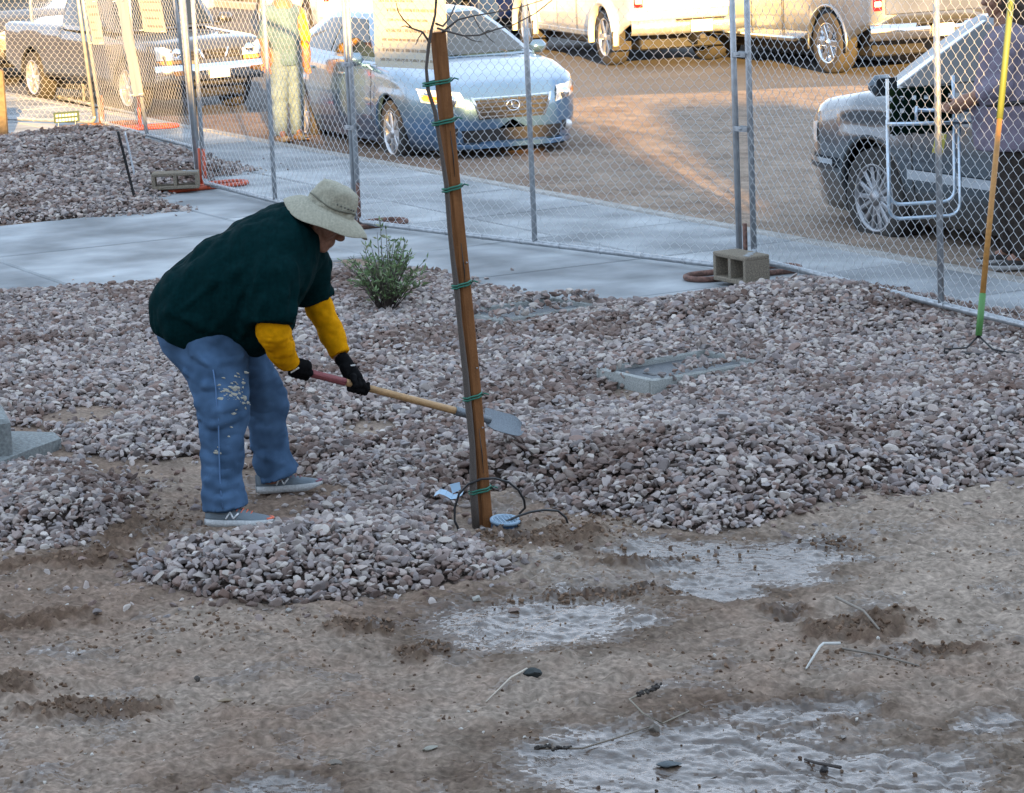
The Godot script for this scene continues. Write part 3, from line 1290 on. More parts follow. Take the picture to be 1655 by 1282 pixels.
func wheel(parent: Node, at: Vector3, R: float, width: float, spokes: int, rimm: Material, side: int):
	var w := Node3D.new()
	w.name = kid("wheel", parent)
	parent.add_child(w)
	w.position = at
	var xf := Transform3D(Basis(Vector3.RIGHT, PI * 0.5 * side), Vector3.ZERO)
	var hw := width * 0.5
	var rr := R * 0.66
	var st := tool(true)
	lathe(st, [Vector2(rr, -hw * 0.9), Vector2(R * 0.86, -hw), Vector2(R * 0.97, -hw * 0.85), Vector2(R, -hw * 0.5), Vector2(R, hw * 0.5), Vector2(R * 0.97, hw * 0.85), Vector2(R * 0.86, hw), Vector2(rr, hw * 0.9)], 36, xf)
	part("tyre", st, M.rubber, w)
	var s2 := tool(true)
	lathe(s2, [Vector2(rr * 1.02, hw * 0.92), Vector2(rr * 0.97, hw * 0.95), Vector2(rr * 0.93, hw * 0.7), Vector2(rr * 0.9, -hw * 0.3), Vector2(0.01, -hw * 0.3)], 32, xf)
	part("rim", s2, rimm, w)
	var s3 := tool()
	for k in spokes:
		var a := TAU * k / spokes
		var b := xf.basis * Basis(Vector3.UP, a)
		bbox(s3, b * Vector3(rr * 0.52, hw * 0.72, 0), Vector3(rr * 0.88, hw * 0.22, rr * 1.5 / spokes + 0.012), 0.008, b)
	part("spokes", s3, rimm, w)
	var s4 := tool(true)
	lathe(s4, [Vector2(rr * 0.26, hw * 0.6), Vector2(rr * 0.24, hw * 0.9), Vector2(0.0, hw * 0.94)], 16, xf)
	part("hub_cap", s4, rimm, w)


func disc_well(parent: Node, S: Dictionary):
	var st := tool()
	bbox(st, Vector3((S.xf + S.xr) * 0.5, 0.42, 0), Vector3(S.xf - S.xr - 0.7, 0.4, 2.0 * (skey(S.wid, 0.0) - 0.27)), 0.02)
	part("underbody", st, M.black, parent)


func vehicle(called: String, label: String, S: Dictionary, at: Vector3, heading: Vector2, paint: Material, rimm: Material) -> Node3D:
	var t := thing(called, label, S.category, at, atan2(-heading.y, heading.x))
	part("body", car_shell(S), paint, t)
	if S.has("cab"):
		part("cabin", cab_shell(S), paint, t)
	disc_well(t, S)
	for w in S.wheels:
		for s in [-1, 1]:
			wheel(t, Vector3(w[0], w[2], s * (skey(S.wid, w[0]) - S.get("inset", 0.13))), w[3], S.get("tyre_w", 0.22), S.get("spokes", 7), rimm, s)
	return t


func seams(t: Node, S: Dictionary, xs: Array, y0: float, y1: float):
	for x in xs:
		for s in [-1, 1]:
			part("door_seam", skin(S, "side", s, V2([x - 0.006, y0, x + 0.006, y0, x + 0.006 + 0.03, y1, x - 0.006 + 0.03, y1]), 0.0025, 1, 8), M.black, t)


func handle(t: Node, S: Dictionary, x: float, y: float, m: Material):
	for s in [-1, 1]:
		var st := tool()
		bbox(st, Vector3(x, y, s * (car_half(S, x, y) + 0.02)), Vector3(0.19, 0.03, 0.025), 0.01)
		part("door_handle", st, m, t)


func mirror(t: Node, S: Dictionary, x: float, y: float, m: Material, big := 1.0):
	for s in [-1, 1]:
		var st := tool(true)
		var c := Vector3(x, y, s * (car_half(S, x, y - 0.1) + 0.1 * big))
		bbox(st, c, Vector3(0.11, 0.13, 0.19) * big, 0.05)
		var o := part("side_mirror", st, m, t)
		var s2 := tool()
		bbox(s2, c + Vector3(-0.058 * big, 0, 0), Vector3(0.008, 0.1, 0.15) * big, 0.003)
		part("mirror_glass", s2, M.car_glass, o)
		var s3 := tool()
		bbox(s3, c + Vector3(0.02, -0.06, -s * 0.1) * big, Vector3(0.05, 0.04, 0.1) * big, 0.01)
		part("mirror_foot", s3, m, o)


func plate(t: Node, at: Vector3):
	var st := tool()
	bbox(st, at, Vector3(0.012, 0.155, 0.31), 0.003)
	part("number_plate", st, M.plate, t)


func paint_mat(r: float, g: float, b: float, metal := 0.45, rough := 0.32) -> StandardMaterial3D:
	var m := mat(lin(r, g, b), rough, metal)
	m.clearcoat_enabled = true
	m.clearcoat = 1.0
	m.clearcoat_roughness = 0.06
	textured(m, tint_tex(0.008, 256, 0.82, 1.0, 4, int(r * 1000)), null, 0.6)
	return m


func build_vehicles():
	M.car_glass = mat(lin(0.012, 0.016, 0.02), 0.03)
	M.car_glass.metallic_specular = 0.55
	M.chrome = mat(lin(0.75, 0.76, 0.78), 0.12, 1.0)
	M.rim = mat(lin(0.55, 0.55, 0.56), 0.3, 0.8)
	M.lens = mat(lin(0.75, 0.76, 0.76), 0.08, 0.3)
	M.lens.clearcoat_enabled = true
	M.amber = mat(lin(0.75, 0.28, 0.06), 0.15)
	M.red_lens = mat(lin(0.55, 0.012, 0.015), 0.12)
	M.plate = mat(lin(0.7, 0.7, 0.68), 0.5)
	M.trim = mat(lin(0.03, 0.03, 0.032), 0.6)
	silver_sedan()
	parked_sedan()
	pickup_truck("pickup_truck", "white pickup truck seen from behind with flared wheel arches", Vector2(1.59, -40.12), Vector2(-0.30, -0.954), paint_mat(0.80, 0.78, 0.74, 0.0, 0.35), M.rim, true)
	pickup_truck("pickup_truck", "silver pickup truck with chrome wheels and running board", Vector2(4.3, -37.15), Vector2(-0.40, -0.917), paint_mat(0.34, 0.36, 0.39, 0.9, 0.36), M.chrome, false)
	front_pickup()
	far_cars()


func silver_sedan():
	var S := {"category": "car", "xr": -2.42, "xf": 2.43, "edge": 0.1, "bulge": 0.17, "crease": 0.012,
		"top": [[-2.42, 0.72], [-2.3, 0.98], [-1.7, 1.07], [-1.2, 1.03], [0.9, 1.0], [1.5, 0.95], [2.0, 0.865], [2.28, 0.80], [2.39, 0.745], [2.43, 0.66]],
		"wid": [[-2.42, 0.6], [-2.3, 0.78], [-1.9, 0.89], [0, 0.91], [1.6, 0.905], [1.95, 0.86], [2.2, 0.75], [2.35, 0.62], [2.43, 0.42]],
		"bot": [[-2.42, 0.36], [-2.2, 0.25], [-1.9, 0.19], [2.0, 0.19], [2.3, 0.19], [2.43, 0.23]],
		"wheels": [[1.42, 0.375, 0.325, 0.325], [-1.355, 0.375, 0.325, 0.325]], "spokes": 7,
		"cab": {"x0": -1.95, "x1": 1.12, "x2": -0.95, "x3": 0.22, "yb": 0.99, "yr": 1.42, "wb": 0.84, "wr": 0.6, "bow": 0.14}}
	var paint := paint_mat(0.13, 0.25, 0.42, 0.7, 0.28)
	var hd := Vector2(0.375, 0.927)
	var fw := Vector2(-0.98, -28.62)
	# the wheel towards the viewer is on the car's right
	var right := Vector2(-hd.y, hd.x)
	var c := fw - hd * 1.42 - right * 0.78
	var t := vehicle("sedan", "silver-blue sedan facing the fence with gold light on its bumper", S, Vector3(c.x, -0.12, c.y), hd, paint, M.rim)
	# glass
	part("windshield", skin(S, "cabfront", 1, V2([0.04, 0.06, 0.96, 0.06, 0.94, 0.93, 0.06, 0.93]), 0.008, 10, 5), M.car_glass, t)
	part("rear_window", skin(S, "cabrear", 1, V2([0.06, 0.12, 0.94, 0.12, 0.92, 0.93, 0.08, 0.93]), 0.008, 10, 5), M.car_glass, t)
	for s in [-1, 1]:
		part("side_window", skin(S, "cabside", s, V2([0.52, 0.1, 0.93, 0.1, 0.9, 0.88, 0.53, 0.9]), 0.008, 8, 4), M.car_glass, t)
		part("side_window", skin(S, "cabside", s, V2([0.14, 0.14, 0.495, 0.1, 0.505, 0.9, 0.16, 0.84]), 0.008, 8, 4), M.car_glass, t)
		# headlamps sweep round the corner
		var hl := part("headlight", skin(S, "front", s, V2([0.46, 0.60, 0.80, 0.66, 0.82, 0.79, 0.50, 0.75]), 0.008, 10, 4), M.lens, t)
		part("turn_lens", skin(S, "front", s, V2([0.68, 0.655, 0.79, 0.675, 0.80, 0.735, 0.70, 0.715]), 0.013, 5, 3), M.amber, hl)
		var st := tool(true)
		lathe(st, [Vector2(0.05, 0.0), Vector2(0.055, 0.02), Vector2(0.03, 0.035), Vector2(0, 0.035)], 14, Transform3D(Basis(Vector3.BACK, -PI * 0.5), Vector3(car_end(S, 0.58, 0.68, 1) - 0.005, 0.672, s * 0.58)))
		part("projector", st, M.chrome, hl)
		part("fog_surround", skin(S, "front", s, V2([0.55, 0.31, 0.70, 0.32, 0.69, 0.41, 0.54, 0.41]), 0.006, 5, 3), M.trim, t)
		var s2 := tool(true)
		lathe(s2, [Vector2(0.045, 0.0), Vector2(0.048, 0.03), Vector2(0.0, 0.035)], 12, Transform3D(Basis(Vector3.BACK, -PI * 0.5), Vector3(car_end(S, 0.62, 0.36, 1) - 0.005, 0.363, s * 0.62)))
		part("fog_light", s2, M.lens, t)
		part("sill_trim", skin(S, "side", s, V2([-0.9, 0.2, 0.95, 0.2, 0.95, 0.26, -0.9, 0.26]), 0.012, 8, 2), paint, t)
		part("tail_light", skin(S, "rear", s, V2([0.45, 0.78, 0.8, 0.74, 0.8, 0.9, 0.45, 0.92]), 0.006, 6, 3), M.red_lens, t)
	# grille: dark backing, chrome bars, frame
	var gr := part("grille", skin(S, "front", 1, V2([-0.34, 0.48, 0.34, 0.48, 0.42, 0.72, -0.42, 0.72]), 0.006, 12, 4), M.black, t)
	for k in 5:
		var y := 0.50 + k * 0.045
		var w := 0.34 + 0.06 * (y - 0.5) / 0.19
		part("grille_bar", skin(S, "front", 1, V2([-w, y, w, y, w, y + 0.014, -w, y + 0.014]), 0.022, 12, 1), M.chrome, gr)
	for s in [-1, 1]:
		part("grille_frame", skin(S, "front", 1, V2([s * 0.33 - 0.012, 0.49, s * 0.33 + 0.012, 0.49, s * 0.41 + 0.012, 0.70, s * 0.41 - 0.012, 0.70]), 0.025, 2, 4), M.chrome, gr)
	for k in 9:
		var z := -0.28 + k * 0.07
		part("grille_rib", skin(S, "front", 1, V2([z - 0.004, 0.51, z + 0.004, 0.51, z * 1.15 + 0.004, 0.685, z * 1.15 - 0.004, 0.685]), 0.014, 1, 4), M.trim, gr)
	var st := tool(true)
	var ring := []
	for k in 18:
		ring.append(Vector3(2.47, 0.6 + 0.05 * sin(TAU * k / 18), 0.065 * cos(TAU * k / 18)))
	tube(st, ring, 0.008, 6, true)
	tube(st, [Vector3(2.47, 0.635, 0.02), Vector3(2.472, 0.575, 0.0), Vector3(2.47, 0.575, -0.045)], 0.007, 6)
	part("badge", st, M.chrome, gr)
	# lower intake and lip
	part("lower_intake", skin(S, "front", 1, V2([-0.50, 0.27, 0.50, 0.27, 0.52, 0.385, -0.52, 0.385]), 0.022, 14, 3), M.black, t)
	part("bumper_lip", skin(S, "front", 1, V2([-0.72, 0.205, 0.72, 0.205, 0.70, 0.25, -0.70, 0.25]), 0.03, 18, 2), paint, t)
	seams(t, S, [0.93, -0.1, -1.12], 0.26, 0.97)
	part("bonnet_seam", skin(S, "front", 1, V2([-0.44, 0.735, 0.44, 0.735, 0.44, 0.742, -0.44, 0.742]), 0.004, 10, 1), M.black, t)
	handle(t, S, 0.12, 0.84, paint)
	handle(t, S, -0.92, 0.85, paint)
	mirror(t, S, 0.78, 1.02, paint)
	for k in 2:
		var w := tool(true)
		tube(w, [Vector3(1.16, 1.02, -0.5 + k * 0.55), Vector3(0.95, 1.13, -0.1 + k * 0.55), Vector3(0.9, 1.16, 0.05 + k * 0.5)], 0.008, 5)
		part("wiper", w, M.trim, t)


func parked_sedan():
	var S := {"category": "car", "xr": -2.5, "xf": 2.5, "edge": 0.09, "bulge": 0.15, "crease": 0.01,
		"top": [[-2.5, 0.7], [-2.35, 0.95], [-1.7, 1.06], [-1.2, 1.02], [1.0, 1.0], [1.7, 0.97], [2.2, 0.90], [2.4, 0.82], [2.5, 0.66]],
		"wid": [[-2.5, 0.66], [-2.35, 0.82], [-1.9, 0.91], [0, 0.93], [1.7, 0.92], [2.15, 0.86], [2.4, 0.74], [2.5, 0.6]],
		"bot": [[-2.5, 0.36], [-2.2, 0.25], [-1.9, 0.2], [2.0, 0.2], [2.3, 0.21], [2.5, 0.3]],
		"wheels": [[1.48, 0.375, 0.32, 0.32], [-1.33, 0.375, 0.32, 0.32]], "spokes": 14,
		"cab": {"x0": -2.0, "x1": 1.5, "x2": -1.1, "x3": 0.72, "yb": 0.99, "yr": 1.47, "wb": 0.87, "wr": 0.68, "bow": 0.14}}
	var paint := paint_mat(0.08, 0.105, 0.13, 0.6, 0.24)
	var hd := Vector2(-0.45, -0.893)
	var left := Vector2(hd.y, -hd.x)
	var c := Vector2(2.84, -21.45) - (hd * 1.48 + left * 0.80) * 1.18
	var t := vehicle("sedan", "dark grey sedan parked at the kerb behind the folded lawn chair", S, Vector3(c.x, -0.12, c.y), hd, paint, mat(lin(0.30, 0.31, 0.33), 0.35, 0.7))
	t.scale = Vector3.ONE * 1.18
	part("windshield", skin(S, "cabfront", 1, V2([0.04, 0.06, 0.96, 0.06, 0.94, 0.93, 0.06, 0.93]), 0.008, 10, 5), M.car_glass, t)
	part("rear_window", skin(S, "cabrear", 1, V2([0.06, 0.12, 0.94, 0.12, 0.92, 0.93, 0.08, 0.93]), 0.008, 10, 5), M.car_glass, t)
	for s in [-1, 1]:
		part("side_window", skin(S, "cabside", s, V2([0.52, 0.08, 0.95, 0.08, 0.9, 0.9, 0.53, 0.92]), 0.008, 8, 4), M.car_glass, t)
		part("side_window", skin(S, "cabside", s, V2([0.14, 0.12, 0.495, 0.08, 0.505, 0.92, 0.16, 0.86]), 0.008, 8, 4), M.car_glass, t)
		part("window_trim", skin(S, "cabside", s, V2([0.955, 0.06, 0.975, 0.06, 0.925, 0.95, 0.905, 0.95]), 0.014, 2, 6), M.chrome, t)
		part("headlight", skin(S, "side", s, V2([2.18, 0.62, 2.47, 0.62, 2.46, 0.72, 2.18, 0.76]), 0.006, 6, 3), M.lens, t)
		part("bumper_trim", skin(S, "side", s, V2([1.9, 0.50, 2.49, 0.50, 2.49, 0.535, 1.9, 0.535]), 0.03, 8, 2), M.chrome, t)
		part("bumper_strip", skin(S, "side", s, V2([1.9, 0.465, 2.49, 0.465, 2.49, 0.495, 1.9, 0.495]), 0.026, 8, 2), M.trim, t)
		part("side_moulding", skin(S, "side", s, V2([-0.9, 0.48, 1.05, 0.48, 1.05, 0.54, -0.9, 0.54]), 0.015, 10, 2), M.chrome, t)
		part("tail_light", skin(S, "rear", s, V2([0.4, 0.72, 0.85, 0.72, 0.85, 0.88, 0.4, 0.88]), 0.006, 6, 3), M.red_lens, t)
	seams(t, S, [1.0, -0.1, -1.15], 0.24, 0.96)
	handle(t, S, 0.1, 0.83, M.chrome)
	handle(t, S, -0.95, 0.83, M.chrome)
	mirror(t, S, 1.2, 1.05, paint)
	part("grille", skin(S, "front", 1, V2([-0.4, 0.52, 0.4, 0.52, 0.44, 0.7, -0.44, 0.7]), 0.006, 10, 3), M.black, t)


func truck_spec() -> Dictionary:
	return {"category": "truck", "xr": -2.75, "xf": 2.75, "edge": 0.07, "bulge": 0.06, "crease": 0.006,
		"top": [[-2.75, 1.26], [-0.6, 1.26], [-0.55, 1.2], [0.95, 1.18], [1.1, 1.16], [2.3, 1.08], [2.6, 1.0], [2.75, 0.88]],
		"wid": [[-2.75, 0.9], [-2.65, 0.94], [0, 0.95], [2.2, 0.94], [2.5, 0.88], [2.68, 0.74], [2.75, 0.62]],
		"bot": [[-2.75, 0.62], [-2.4, 0.5], [-2.2, 0.42], [2.2, 0.42], [2.75, 0.45]],
		"wheels": [[1.72, 0.46, 0.385, 0.385], [-1.72, 0.46, 0.385, 0.385]], "spokes": 6, "tyre_w": 0.27, "inset": 0.12,
		"cab": {"x0": -0.62, "x1": 1.25, "x2": -0.5, "x3": 0.55, "yb": 1.15, "yr": 1.82, "wb": 0.88, "wr": 0.7, "bow": 0.1}}


func cab_glass(t: Node, S: Dictionary):
	part("windshield", skin(S, "cabfront", 1, V2([0.05, 0.06, 0.95, 0.06, 0.93, 0.93, 0.07, 0.93]), 0.008, 8, 4), M.car_glass, t)
	part("rear_window", skin(S, "cabrear", 1, V2([0.1, 0.15, 0.9, 0.15, 0.88, 0.9, 0.12, 0.9]), 0.008, 8, 4), M.car_glass, t)
	for s in [-1, 1]:
		part("side_window", skin(S, "cabside", s, V2([0.5, 0.1, 0.93, 0.1, 0.9, 0.9, 0.5, 0.9]), 0.008, 6, 4), M.car_glass, t)
		part("side_window", skin(S, "cabside", s, V2([0.06, 0.1, 0.46, 0.1, 0.46, 0.9, 0.08, 0.9]), 0.008, 6, 4), M.car_glass, t)


func pickup_truck(called: String, label: String, rear_wheel: Vector2, hd: Vector2, paint: Material, rimm: Material, flared: bool):
	var S := truck_spec()
	var left := Vector2(hd.y, -hd.x)
	var c := rear_wheel + hd * 1.72 - left * 0.84
	var t := vehicle(called, label, S, Vector3(c.x, -0.12, c.y), hd, paint, rimm)
	cab_glass(t, S)
	# rear bumper with step, tailgate, lamps, plate
	var b := part("rear_bumper", tool_bumper(-2.86, 0.55, 0.93, 0.2), M.chrome if not flared else M.galv, t)
	var st0 := tool()
	bbox(st0, Vector3(-2.93, 0.645, 0), Vector3(0.1, 0.012, 0.7), 0.004)
	part("step_pad", st0, M.trim, b)
	var st := tool()
	bbox(st, Vector3(-2.762, 0.98, 0), Vector3(0.03, 0.44, 1.42), 0.012)
	var tg := part("tailgate", st, paint, t)
	var st2 := tool()
	bbox(st2, Vector3(-2.785, 1.1, 0), Vector3(0.02, 0.07, 0.22), 0.008)
	part("latch", st2, M.trim, tg)
	for s in [-1, 1]:
		part("tail_light", skin(S, "rear", s, V2([0.76, 0.82, 0.885, 0.82, 0.885, 1.16, 0.76, 1.16]), 0.02, 3, 4), M.red_lens, t)
		var w := tool()
		bbox(w, Vector3(-2.77, 0.9, s * 0.82), Vector3(0.03, 0.07, 0.1), 0.01)
		part("reverse_light", w, M.lens, t)
	plate(t, Vector3(-2.965, 0.55, 0.0))
	var hitch := tool()
	bbox(hitch, Vector3(-2.85, 0.4, 0), Vector3(0.3, 0.07, 0.09), 0.01)
	part("tow_hitch", hitch, M.trim, t)
	var ex := tool(true)
	tube(ex, [Vector3(-1.9, 0.36, 0.5), Vector3(-2.5, 0.36, 0.55), Vector3(-2.75, 0.34, 0.58)], 0.035, 10)
	part("exhaust_pipe", ex, M.chrome, t)
	for s in [-1, 1]:
		# running board
		if not flared:
			var rb := tool()
			bbox(rb, Vector3(0.05, 0.42, s * 1.0), Vector3(2.3, 0.06, 0.18), 0.02)
			part("running_board", rb, M.chrome, t)
		else:
			var rb := tool()
			bbox(rb, Vector3(0.05, 0.41, s * 0.93), Vector3(2.4, 0.09, 0.06), 0.02)
			part("sill", rb, M.galv, t)
		for w in S.wheels:
			var fl := tool(true)
			var pts := []
			for k in 15:
				var a := PI * (-0.06 + 1.12 * k / 14.0)
				var x: float = w[0] + cos(a) * (w[1] + 0.02)
				var y: float = w[2] + sin(a) * (w[1] + 0.02)
				pts.append(Vector3(x, y, s * (car_half(S, x, maxf(y, 0.5)) + (0.02 if flared else 0.0))))
			tube(fl, pts, 0.055 if flared else 0.022, 8)
			part("wheel_flare", fl, paint, t)
			if flared:
				var mf := tool()
				bbox(mf, Vector3(w[0] - w[1] - 0.04, 0.36, s * 0.88), Vector3(0.02, 0.26, 0.28), 0.006)
				part("mud_flap", mf, M.rubber, t)
	seams(t, S, [1.2, 0.25, -0.58], 0.45, 1.14)
	seams(t, S, [-0.62], 0.45, 1.2)
	handle(t, S, 0.45, 1.02, M.chrome)
	mirror(t, S, 1.15, 1.28, M.trim, 1.3)


func tool_bumper(x: float, y: float, w: float, h: float) -> SurfaceTool:
	# a bumper that wraps back at its ends
	var st := tool(true)
	var sec := [Vector2(0.06, -0.5), Vector2(-0.03, -0.5), Vector2(-0.07, -0.25), Vector2(-0.08, 0.2), Vector2(-0.05, 0.5), Vector2(0.06, 0.5)]
	var prev := []
	for k in 17:
		var f := k / 8.0 - 1.0
		var back := 0.16 * pow(absf(f), 4.0)
		var row := []
		for q in sec:
			row.append(Vector3(x + q.x + back, y + q.y * h, w * f))
		if k > 0:
			for j in sec.size() - 1:
				quad(st, prev[j], prev[j + 1], row[j + 1], row[j])
		prev = row
	return st


func front_pickup():
	var S := truck_spec()
	S.top = [[-2.75, 1.2], [-0.6, 1.2], [-0.55, 1.15], [0.95, 1.13], [1.1, 1.12], [2.4, 1.06], [2.65, 1.02], [2.75, 0.9]]
	S.wid = [[-2.75, 0.88], [0, 0.9], [2.3, 0.89], [2.6, 0.84], [2.75, 0.74]]
	S.xr = -2.75
	var paint := paint_mat(0.10, 0.105, 0.115, 0.7, 0.35)
	var hd := Vector2(0.52, 0.854)
	var right := Vector2(-hd.y, hd.x)
	var c := Vector2(-3.3, -36.36) - (hd * 1.72 - right * 0.78) * 0.86
	var t := vehicle("pickup_truck", "dark grey pickup truck facing the fence with lit headlamps and chrome bumper", S, Vector3(c.x, -0.12, c.y), hd, paint, M.rim)
	cab_glass(t, S)
	t.scale = Vector3.ONE * 0.86
	var b := tool_bumper(0.0, 0.0, 0.9, 0.22)
	var bo := part("front_bumper", b, M.chrome, t)
	bo.position = Vector3(2.83, 0.62, 0)
	bo.rotation.y = PI
	for s in [-1, 1]:
		var hl := part("headlight", skin(S, "front", s, V2([0.44, 0.80, 0.82, 0.80, 0.83, 0.99, 0.46, 0.97]), 0.012, 8, 4), M.lens, t)
		var bulb := tool(true)
		lathe(bulb, [Vector2(0.075, 0.0), Vector2(0.07, 0.03), Vector2(0.0, 0.035)], 14, Transform3D(Basis(Vector3.BACK, -PI * 0.5), Vector3(2.745, 0.885, s * 0.56)))
		part("reflector", bulb, M.chrome, hl)
		part("turn_lens", skin(S, "front", s, V2([0.46, 0.745, 0.82, 0.745, 0.82, 0.79, 0.46, 0.79]), 0.012, 6, 2), M.amber, t)
		var fg := tool()
		bbox(fg, Vector3(2.92, 0.62, s * 0.6), Vector3(0.02, 0.07, 0.16), 0.01)
		part("fog_light", fg, M.amber, t)
	var gr := part("grille", skin(S, "front", 1, V2([-0.41, 0.78, 0.41, 0.78, 0.41, 0.98, -0.41, 0.98]), 0.008, 8, 3), M.black, t)
	for k in 4:
		var y := 0.80 + 0.047 * k
		part("grille_bar", skin(S, "front", 1, V2([-0.4, y, 0.4, y, 0.4, y + 0.02, -0.4, y + 0.02]), 0.024, 8, 1), M.trim, gr)
	for s in [-1, 1]:
		part("grille_frame", skin(S, "front", 1, V2([s * 0.16 - 0.015, 0.78, s * 0.16 + 0.015, 0.78, s * 0.25 + 0.015, 0.98, s * 0.25 - 0.015, 0.98]), 0.03, 2, 3), M.chrome, gr)
	plate(t, Vector3(2.925, 0.6, 0.0))
	var sk := tool()
	bbox(sk, Vector3(2.6, 0.46, 0), Vector3(0.3, 0.1, 1.2), 0.03)
	part("skid_plate", sk, M.trim, t)
	seams(t, S, [1.2, 0.25, -0.58], 0.45, 1.1)
	mirror(t, S, 1.15, 1.24, paint, 1.2)
	handle(t, S, 0.45, 1.0, paint)


func far_cars():
	# dark sport utility vehicle at the far left, seen from the front corner
	var S := truck_spec()
	S.top = [[-2.3, 0.95], [-2.2, 1.05], [1.0, 1.08], [2.0, 1.0], [2.25, 0.9], [2.35, 0.75]]
	S.xr = -2.3
	S.xf = 2.35
	S.wid = [[-2.3, 0.78], [-2.1, 0.9], [1.8, 0.92], [2.15, 0.82], [2.35, 0.62]]
	S.bot = [[-2.3, 0.4], [-2.0, 0.28], [2.0, 0.28], [2.35, 0.34]]
	S.wheels = [[1.4, 0.42, 0.36, 0.36], [-1.4, 0.42, 0.36, 0.36]]
	S.cab = {"x0": -2.15, "x1": 1.1, "x2": -1.9, "x3": 0.3, "yb": 1.03, "yr": 1.72, "wb": 0.86, "wr": 0.68, "bow": 0.12}
	S.category = "car"
	var t := vehicle("sport_utility_vehicle", "dark grey sport utility vehicle at the far left edge behind the fence", S, Vector3(-7.7, -0.12, -43.6), Vector2(0.5, 0.866), paint_mat(0.07, 0.075, 0.085, 0.4, 0.35), M.rim)
	cab_glass(t, S)
	for s in [-1, 1]:
		part("headlight", skin(S, "front", s, V2([0.4, 0.72, 0.8, 0.74, 0.8, 0.88, 0.42, 0.86]), 0.01, 6, 3), M.lens, t)
	var gr := part("grille", skin(S, "front", 1, V2([-0.38, 0.6, 0.38, 0.6, 0.4, 0.84, -0.4, 0.84]), 0.008, 6, 3), M.black, t)
	for k in 3:
		part("grille_bar", skin(S, "front", 1, V2([-0.38, 0.63 + k * 0.07, 0.38, 0.63 + k * 0.07, 0.38, 0.655 + k * 0.07, -0.38, 0.655 + k * 0.07]), 0.02, 6, 1), M.chrome, gr)
	part("lower_intake", skin(S, "front", 1, V2([-0.5, 0.38, 0.5, 0.38, 0.5, 0.5, -0.5, 0.5]), 0.008, 8, 2), M.black, t)
	plate(t, Vector3(2.37, 0.55, 0))
	# white hatchback
	var H := {"category": "car", "xr": -2.1, "xf": 2.15, "edge": 0.09, "bulge": 0.17,
		"top": [[-2.1, 0.8], [-2.0, 0.98], [-1.2, 1.0], [0.9, 0.98], [1.6, 0.88], [2.0, 0.74], [2.15, 0.55]],
		"wid": [[-2.1, 0.62], [-1.9, 0.82], [0, 0.87], [1.5, 0.86], [1.95, 0.74], [2.15, 0.48]],
		"bot": [[-2.1, 0.34], [-1.8, 0.2], [1.9, 0.19], [2.15, 0.23]],
		"wheels": [[1.27, 0.36, 0.31, 0.31], [-1.3, 0.36, 0.31, 0.31]], "spokes": 5,
		"cab": {"x0": -2.0, "x1": 1.05, "x2": -1.5, "x3": 0.1, "yb": 0.97, "yr": 1.45, "wb": 0.8, "wr": 0.58, "bow": 0.12}}
	for q in [["white hatchback with red tail lamps beyond the grey pickup", Vector3(-7.45, -0.12, -55.0), Vector2(0.93, -0.36), paint_mat(0.78, 0.77, 0.75, 0.0, 0.35)], ["dark blue car behind the silver sedan's bonnet", Vector3(-0.15, -0.12, -48.2), Vector2(-0.35, -0.937), paint_mat(0.03, 0.07, 0.2, 0.4, 0.3)]]:
		var c := vehicle("car", q[0], H, q[1], q[2], q[3], M.rim)
		cab_glass(c, H)
		for s in [-1, 1]:
			part("tail_light", skin(H, "rear", s, V2([0.5, 0.72, 0.78, 0.72, 0.78, 0.92, 0.55, 0.94]), 0.008, 5, 3), M.red_lens, c)
			part("headlight", skin(H, "front", s, V2([0.45, 0.6, 0.72, 0.66, 0.74, 0.76, 0.48, 0.7]), 0.008, 5, 3), M.lens, c)
		plate(c, Vector3(-2.11, 0.6, 0))
	# white van, rear towards the viewer
	var V := truck_spec()
	V.top = [[-2.7, 1.05], [1.2, 1.05], [2.2, 0.98], [2.6, 0.8], [2.7, 0.6]]
	V.xr = -2.7
	V.xf = 2.7
	V.wid = [[-2.7, 0.9], [-2.55, 0.98], [2.0, 0.98], [2.5, 0.84], [2.7, 0.6]]
	V.bot = [[-2.7, 0.36], [-2.5, 0.32], [2.3, 0.3], [2.7, 0.36]]
	V.cab = {"x0": -2.66, "x1": 1.7, "x2": -2.55, "x3": 0.9, "yb": 1.03, "yr": 2.05, "wb": 0.97, "wr": 0.84, "bow": 0.05}
	V.category = "van"
	var hd := Vector2(-0.28, -0.96)
	var v := vehicle("van", "white van standing behind the silver sedan's roof", V, Vector3(-2.55, -0.12, -48.6), hd, paint_mat(0.82, 0.80, 0.74, 0.0, 0.4), M.rim)
	cab_glass(v, V)
	for s in [-1, 1]:
		part("tail_light", skin(V, "rear", s, V2([0.82, 0.75, 0.9, 0.75, 0.9, 1.0, 0.82, 1.0]), 0.01, 3, 3), M.red_lens, v)
	part("rear_bumper", tool_bumper(-2.76, 0.42, 0.96, 0.18), M.galv, v)
	plate(v, Vector3(-2.73, 0.75, -0.3))


# ------------------------------------------------------------------ things in the yard
# lids that keep the gravel clear: x, z, half length, half width, angle of the long side
const LIDS := [[0.94, -15.95, 0.41, 0.24, 0.671], [0.13, -18.2, 0.40, 0.23, 0.671]]


func on_lid(x: float, z: float, grow := 0.0) -> bool:
	for l in LIDS:
		var d := Vector2(x - l[0], z - l[1])
		var a := Vector2(cos(l[4]), -sin(l[4]))
		if absf(d.dot(a)) < l[2] + grow and absf(d.dot(Vector2(-a.y, a.x))) < l[3] + grow:
			return true
	return false


